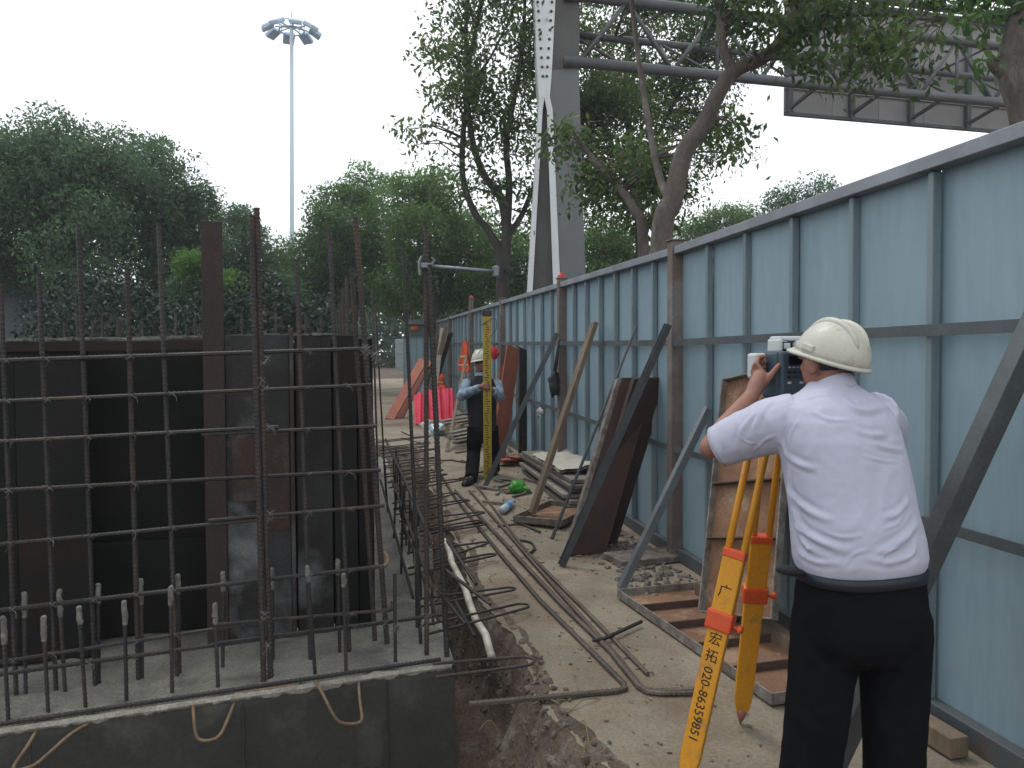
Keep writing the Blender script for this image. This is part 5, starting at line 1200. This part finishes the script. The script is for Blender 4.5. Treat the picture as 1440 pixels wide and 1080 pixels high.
folds = [([bk(1096, 655), bk(1110, 690), bk(1140, 720), bk(1175, 733)], .010, .011), ([bk(1098, 690), bk(1120, 735), bk(1160, 765), bk(1200, 775)], .011, .013), ([bk(1108, 735), bk(1135, 768), bk(1175, 786)], .010, .011), ([bk(1290, 735), bk(1265, 762), bk(1228, 782)], .011, .012), ([bk(1278, 700), bk(1262, 722), bk(1240, 728)], .009, .009),
         ([bk(1270, 616), bk(1235, 612), bk(1200, 604)], .009, .009), ([bk(1272, 634), bk(1248, 630), bk(1225, 622)], .008, .007), ([bk(1096, 596), bk(1098, 620), bk(1096, 650)], .008, .008), ([bk(1185, 560), bk(1212, 578), bk(1248, 572)], .011, .010), ([bk(1105, 640), bk(1130, 655), bk(1150, 660)], .009, .008), ([bk(1215, 785), bk(1255, 790), bk(1292, 772)], .009, .009), ([bk(1120, 775), bk(1150, 790), bk(1185, 792)], .008, .008), ([bk(1288, 760), bk(1280, 780), bk(1262, 792)], .008, .008),
         ([bk(1100, 668), bk(1112, 700), bk(1128, 722)], .005, .006), ([bk(1104, 700), bk(1116, 735), bk(1140, 757)], .005, .006), ([bk(1240, 745), bk(1262, 735), bk(1276, 715)], .005, .006), ([bk(1150, 745), bk(1185, 756), bk(1215, 752)], .006, .005), ([bk(1125, 590), bk(1112, 612), bk(1108, 640)], .005, .005), ([bk(1210, 640), bk(1240, 648), bk(1268, 650)], .005, .004), ([bk(1140, 578), bk(1165, 590), bk(1195, 592)], .006, .004), ([bk(1130, 785), bk(1140, 770), bk(1160, 775)], .005, .006), ([bk(1235, 790), bk(1250, 775), bk(1270, 770)], .005, .006), ([bk(1190, 795), bk(1200, 780), bk(1222, 772)], .005, .005), ([bk(1055, 640), bk(1075, 620), bk(1092, 612)], .005, .005), ([bk(1030, 605), bk(1050, 622), bk(1060, 645)], .004, .004),
         ([bk(1088, 562), bk(1066, 590), bk(1056, 630)], .009, .007), ([bk(1068, 576), bk(1046, 600), bk(1038, 632)], .008, .006), ([bk(1096, 572), bk(1140, 560), bk(1190, 556)], .005, .003)]
displace(me, lambda co: fold_field(co, folds)+.004*nz(co, 9, 3, (1, 1, .6))+.0022*(1-2*np.abs(nz(co, 17, 8, (1, 1, .55))))+.0012*nz(co, 40, 2))
sh_ = place(me, 'shirt', 'shirt', surv)
# collar
b = MB(); seg = 36; nc = D(1171, 548, 2.708); vs = []
for j in range(seg):
    a_ = 2*math.pi*j/seg; cx_, sy_ = math.cos(a_), math.sin(a_); k = .012*sy_
    for rr, z in ((.078, -.022-.004*sy_), (.072, .006), (.068, .024-k*1.2), (.063, .024-k*1.2), (.062, -.015)):
        vs.append(nc + ur*rr*1.02*cx_ + fr*rr*sy_*1.05 + UP*(z-.02*sy_))
b.add(vs, [(j*5+i, j*5+(i+1) % 5, ((j+1) % seg)*5+(i+1) % 5, ((j+1) % seg)*5+i) for j in range(seg) for i in range(5)]); b.build('collar', 'shirt', sh_, True)
# yoke seam of the shirt and sleeve hem
hm = D(1012, 627, 2.822); ax_ = (D(1012, 627, 2.822)-D(1052, 611, 2.765)).normalized(); u_ = (UP-ax_*UP.dot(ax_)).normalized(); v_ = ax_.cross(u_)
b = MB(); ringp = lambda o_, r_: [hm+ax_*o_+(u_*math.cos(2*math.pi*j/28)+v_*math.sin(2*math.pi*j/28))*r_ for j in range(28)]
rr_ = [ringp(-.03, .0755), ringp(.006, .0735), ringp(.006, .069), ringp(-.03, .066)]; vs = [p for r_ in rr_ for p in r_]
b.add(vs, [(i*28+j, i*28+(j+1) % 28, ((i+1) % 4)*28+(j+1) % 28, ((i+1) % 4)*28+j) for i in range(4) for j in range(28)]); b.build('sleeve_hem', 'shirt', sh_, True)
# trousers
b = MB()
rows = [(1211, 798, 2.61, .205, .142), (1211, 815, 2.61, .209, .146), (1211, 845, 2.605, .214, .156), (1212, 880, 2.60, .214, .160), (1212, 905, 2.60, .20, .145), (1211, 925, 2.60, .15, .11)]
b.loft([(D(x, y, t_), ur*w_, fr*d_) for x, y, t_, w_, d_ in rows], 32, 2.5)
for pts in ([(1167, 862, 2.60, .118), (1163, 900, 2.60, .117), (1156, 950, 2.59, .106), (1148, 1010, 2.58, .099), (1138, 1080, 2.59, .094), (1130, 1150, 2.60, .088)], [(1256, 862, 2.60, .118), (1257, 900, 2.60, .117), (1258, 950, 2.59, .106), (1258, 1010, 2.58, .100), (1257, 1080, 2.60, .095), (1256, 1155, 2.61, .088)]):
    P_ = [D(x, y, t_) for x, y, t_, _ in pts]; P_[-1].z = .06; b.tube(P_, [r_ for *_, r_ in pts], 20)
for px in (1180, 1244): b.sphere(D(px, 872, 2.60)-fr*.04, (.105, .105, .125), 20, 14)
me = remesh(b, .009, 22)
tf = [([D(1205, 915, 2.47), D(1180, 938, 2.48), D(1145, 948, 2.48)], .012, .007), ([D(1212, 915, 2.47), D(1240, 936, 2.48), D(1280, 945, 2.48)], .012, .007), ([D(1120, 990, 2.48), D(1150, 1010, 2.47), D(1185, 1000, 2.48)], .015, .010), ([D(1220, 1000, 2.48), D(1255, 1018, 2.47), D(1295, 1005, 2.48)], .015, .010), ([D(1150, 845, 2.45), D(1155, 900, 2.45), D(1150, 960, 2.47)], .014, .006)]
displace(me, lambda co: fold_field(co, tf)+.006*nz(co, 8, 5, (1, 1, .5))+.003*nz(co, 22, 2))
tr_ = place(me, 'trousers', 'trousers', surv)
b = MB(); seg = 40; vs = []
for j in range(seg):
    a_ = 2*math.pi*j/seg; x_ = math.copysign(abs(math.cos(a_))**(2/2.5), math.cos(a_)); y_ = math.copysign(abs(math.sin(a_))**(2/2.5), math.sin(a_))
    for o_, yy in ((.0, 797), (.006, 798), (.006, 812), (.0, 813)):
        c = D(1211, yy, 2.61); vs.append(c + ur*(.209+o_)*x_ + fr*(.147+o_)*y_)
b.add(vs, [(j*4+i, j*4+(i+1) % 4, ((j+1) % seg)*4+(i+1) % 4, ((j+1) % seg)*4+i) for j in range(seg) for i in range(4)]); b.build('belt', 'belt', surv, True)
b = MB(); b.capsule([D(1126, 806, 2.55), D(1112, 803, 2.53), D(1097, 800, 2.52)], [.012, .017, .014], 12); b.build('belt_pouch', 'black', surv, True)
for an in (FL, FR):
    b = MB(); a_ = Vector((an.x, an.y, 0)); b.loft([(a_+UP*.005+fr*.06, ur*.045, fr*.14), (a_+UP*.03+fr*.06, ur*.048, fr*.142), (a_+UP*.06+fr*.04, ur*.042, fr*.11), (a_+UP*.10, ur*.04, fr*.05)], 20); b.build('shoe', 'shoe', surv, True)
hu2 = (hu*math.cos(R(17))-hf*math.sin(R(17))); hf2 = (hf*math.cos(R(17))+hu*math.sin(R(17)))
hel = MB(); ht = thing('safety_helmet', '', ''); [ht.__delitem__(k) for k in ('label', 'category')]; ht.parent = surv
HM = D(1170, 503, 2.73); ht['_o'] = tuple(base1)
helmet(ht, HM, Matrix.Rotation(R(7), 3, fh) @ Matrix((hr, hf2, hu2)).transposed(), .95, 'helmet')

# ---- the staff holder
T2 = 10.5; k2 = lambda x, y, dt=0.0: D(x, y, T2+dt)
base2 = G(674, 680); base2 = k2(676, 676); base2.z = rise(base2.y)
man2 = thing('person', 'person in black vest and blue sleeves holding the yellow level staff', 'person', base2)
fa = R(205); fr2 = Vector((math.sin(YAW+fa), math.cos(YAW+fa), 0)); ur2 = Vector((fr2.y, -fr2.x, 0))   # faces the camera, a little to its left
hc2 = k2(677, 511); z2 = base2.z
b = MB(); head(b, hc2, ur2, fr2, UP)
b.loft([(k2(678, 598), ur2*.15, fr2*.10), (k2(678, 570), ur2*.16, fr2*.11), (k2(677, 545), ur2*.18, fr2*.11), (k2(677, 534), ur2*.14, fr2*.08), (k2(677, 526), ur2*.06, fr2*.06)], 20)
st0 = G(686, 674); st0 = D(686, 674, (st0-CAM).dot(fwd)); STK = st0
sh1 = k2(657, 537); el1 = k2(651, 556, -.10); ha1 = Vector((STK.x-.06, STK.y-.01, k2(684, 541).z)); sh2 = k2(698, 537); el2 = k2(703, 558, -.12); ha2 = Vector((STK.x+.06, STK.y+.02, k2(690, 546).z))
for s_, e_, h_, sg in ((sh1, el1, ha1, 1), (sh2, el2, ha2, -1)):
    b.capsule([s_, e_], [.05, .04], 12); b.capsule([e_, h_], [.04, .027], 12)
    xd = Vector((sg, 0, 0)); hand(b, e_.lerp(h_, .9), h_, .03, [[(h_+UP*(.03-.02*k), .010), (h_+xd*.02+UP*(.03-.02*k)-fh*.035, .0095), (h_+xd*.06+UP*(.03-.02*k)-fh*.045, .009), (h_+xd*.09+UP*(.028-.02*k)-fh*.038, .008)] for k in range(4)], [(h_+UP*.03, .012), (h_+UP*.05+fh*.01+xd*.02, .010), (h_+UP*.06+fh*.02+xd*.045, .009)])
ank = ((k2(668, 600), k2(666, 640, -.04), G(662, 681)), (k2(689, 600), k2(693, 638, .05), G(695, 668)))
ank = [(a_, b_, Vector((c_.x, c_.y, rise(c_.y)))) for a_, b_, c_ in ank]
for h_, kn_, an in ank:
    b.capsule([h_, kn_], [.075, .052], 12); b.capsule([kn_, an+UP*.07], [.052, .035], 12)
place(remesh(b, .011, 3), 'body', 'skin', man2); face_marks(man2, hc2, ur2, fr2, UP)
b = MB(); b.loft([(k2(678, 606), ur2*.185, fr2*.135), (k2(678, 585), ur2*.195, fr2*.14), (k2(677, 560), ur2*.205, fr2*.14), (k2(677, 542), ur2*.215, fr2*.135), (k2(677, 534), ur2*.17, fr2*.11), (k2(677, 528), ur2*.09, fr2*.08)], 24); me = remesh(b, .014, 4); displace(me, lambda co: .012*nz(co, 7, 2)); place(me, 'vest', 'vest', man2)
b = MB()
for s_, e_, h_ in ((sh1, el1, ha1), (sh2, el2, ha2)): b.tube([s_, s_.lerp(e_, .5), e_], [.075, .072, .066], 14); b.tube([e_-(h_-e_)*.15, e_.lerp(h_, .4), e_.lerp(h_, .85)], [.066, .062, .05], 14)
b.sphere(k2(677, 528), (.085, .085, .05), 16, 10); me = remesh(b, .013, 4); displace(me, lambda co: .010*nz(co, 14, 6)); place(me, 'shirt', 'denim', man2)
b = MB(); b.loft([(k2(678, 592), ur2*.175, fr2*.13), (k2(678, 605), ur2*.18, fr2*.135), (k2(679, 618), ur2*.165, fr2*.125)], 24)
for h_, kn_, an in ank: b.tube([h_, h_.lerp(kn_, .5), kn_, kn_.lerp(an, .6), an+UP*.06], [.11, .105, .09, .085, .08], 16)
me = remesh(b, .014, 5); displace(me, lambda co: .010*nz(co, 9, 4)); place(me, 'trousers', 'trousers', man2)
for h_, kn_, an in ank:
    b = MB(); b.loft([(an+fr2*.06+UP*.005, ur2*.045, fr2*.14), (an+fr2*.06+UP*.04, ur2*.045, fr2*.138), (an+fr2*.03+UP*.09, ur2*.042, fr2*.075)], 18); b.build('shoe', 'shoe', man2, True)
ht = thing('safety_helmet', '', ''); [ht.__delitem__(k) for k in ('label', 'category')]; ht.parent = man2; ht['_o'] = tuple(base2)
helmet(ht, k2(676.5, 506), Matrix((ur2, fr2, UP)).transposed() @ Matrix.Rotation(R(8), 3, 'Y'), 1.02, 'helmet')
# ---- level staff
stf = thing('level_staff', 'yellow graduated level staff held upright on the path', 'level staff', STK)
tdep = (STK-CAM).dot(fwd); hs = D(686, 444, tdep).z - STK.z; Ms = Matrix((rh, fh, UP)).transposed()
MB().bbox(STK+UP*hs/2, (.105, .04, hs), Ms, bev=.006).build('body', 'staff', stf)
b = MB(); i = 0; z = .08
while z < hs-.08:
    wd_ = .030 if i % 5 else .052
    b.box(STK-fh*.0212+rh*(.0)+UP*z+rh*random.choice((-.008, .008)), (wd_, .002, .011), Ms); z += .03; i += 1
b.build('graduation', 'ink', stf)
MB().bbox(STK+UP*(hs+.025), (.12, .06, .07), Ms, bev=.01).build('cap', 'black', stf)
lp = [STK+UP*(hs-.04)+rh*.06*s_+rh*.0-fh*.03 for s_ in (-1,)] ; q_, _ = smoothpts([(STK+UP*(hs-.02)-rh*.07-fh*.02, 1), (STK+UP*(hs-.12)-rh*.085-fh*.03, 1), (STK+UP*(hs-.03)+rh*.09-fh*.02, 1), (STK+UP*(hs-.16)+rh*.115-fh*.02, 1), (STK+UP*(hs-.26)+rh*.05-fh*.03, 1)], 5)
MB().tube(q_, .008, 6).build('cord', 'wire', stf, True)
# ================================================================== HAZE
hz = MB().box((0, 50, 12.5), (324, 264, 27.5)).build('haze', None, origin=(0, 50, -1.3)); hz['kind'] = 'stuff'; hz['label'] = 'thin pale haze in the humid air'; hz['category'] = 'haze'
HM_ = bpy.data.materials.new('haze'); HM_.use_nodes = True; n_ = HM_.node_tree; n_.nodes.clear(); ou = n_.nodes.new('ShaderNodeOutputMaterial'); pv = n_.nodes.new('ShaderNodeVolumePrincipled')
pv.inputs['Color'].default_value = (.90, .95, 1.0, 1); pv.inputs['Density'].default_value = .0013; pv.inputs['Anisotropy'].default_value = .2; n_.links.new(pv.outputs[0], ou.inputs['Volume']); hz.data.materials.append(HM_)
# tidy helper property
for o in bpy.data.objects:
    if '_o' in o: del o['_o']
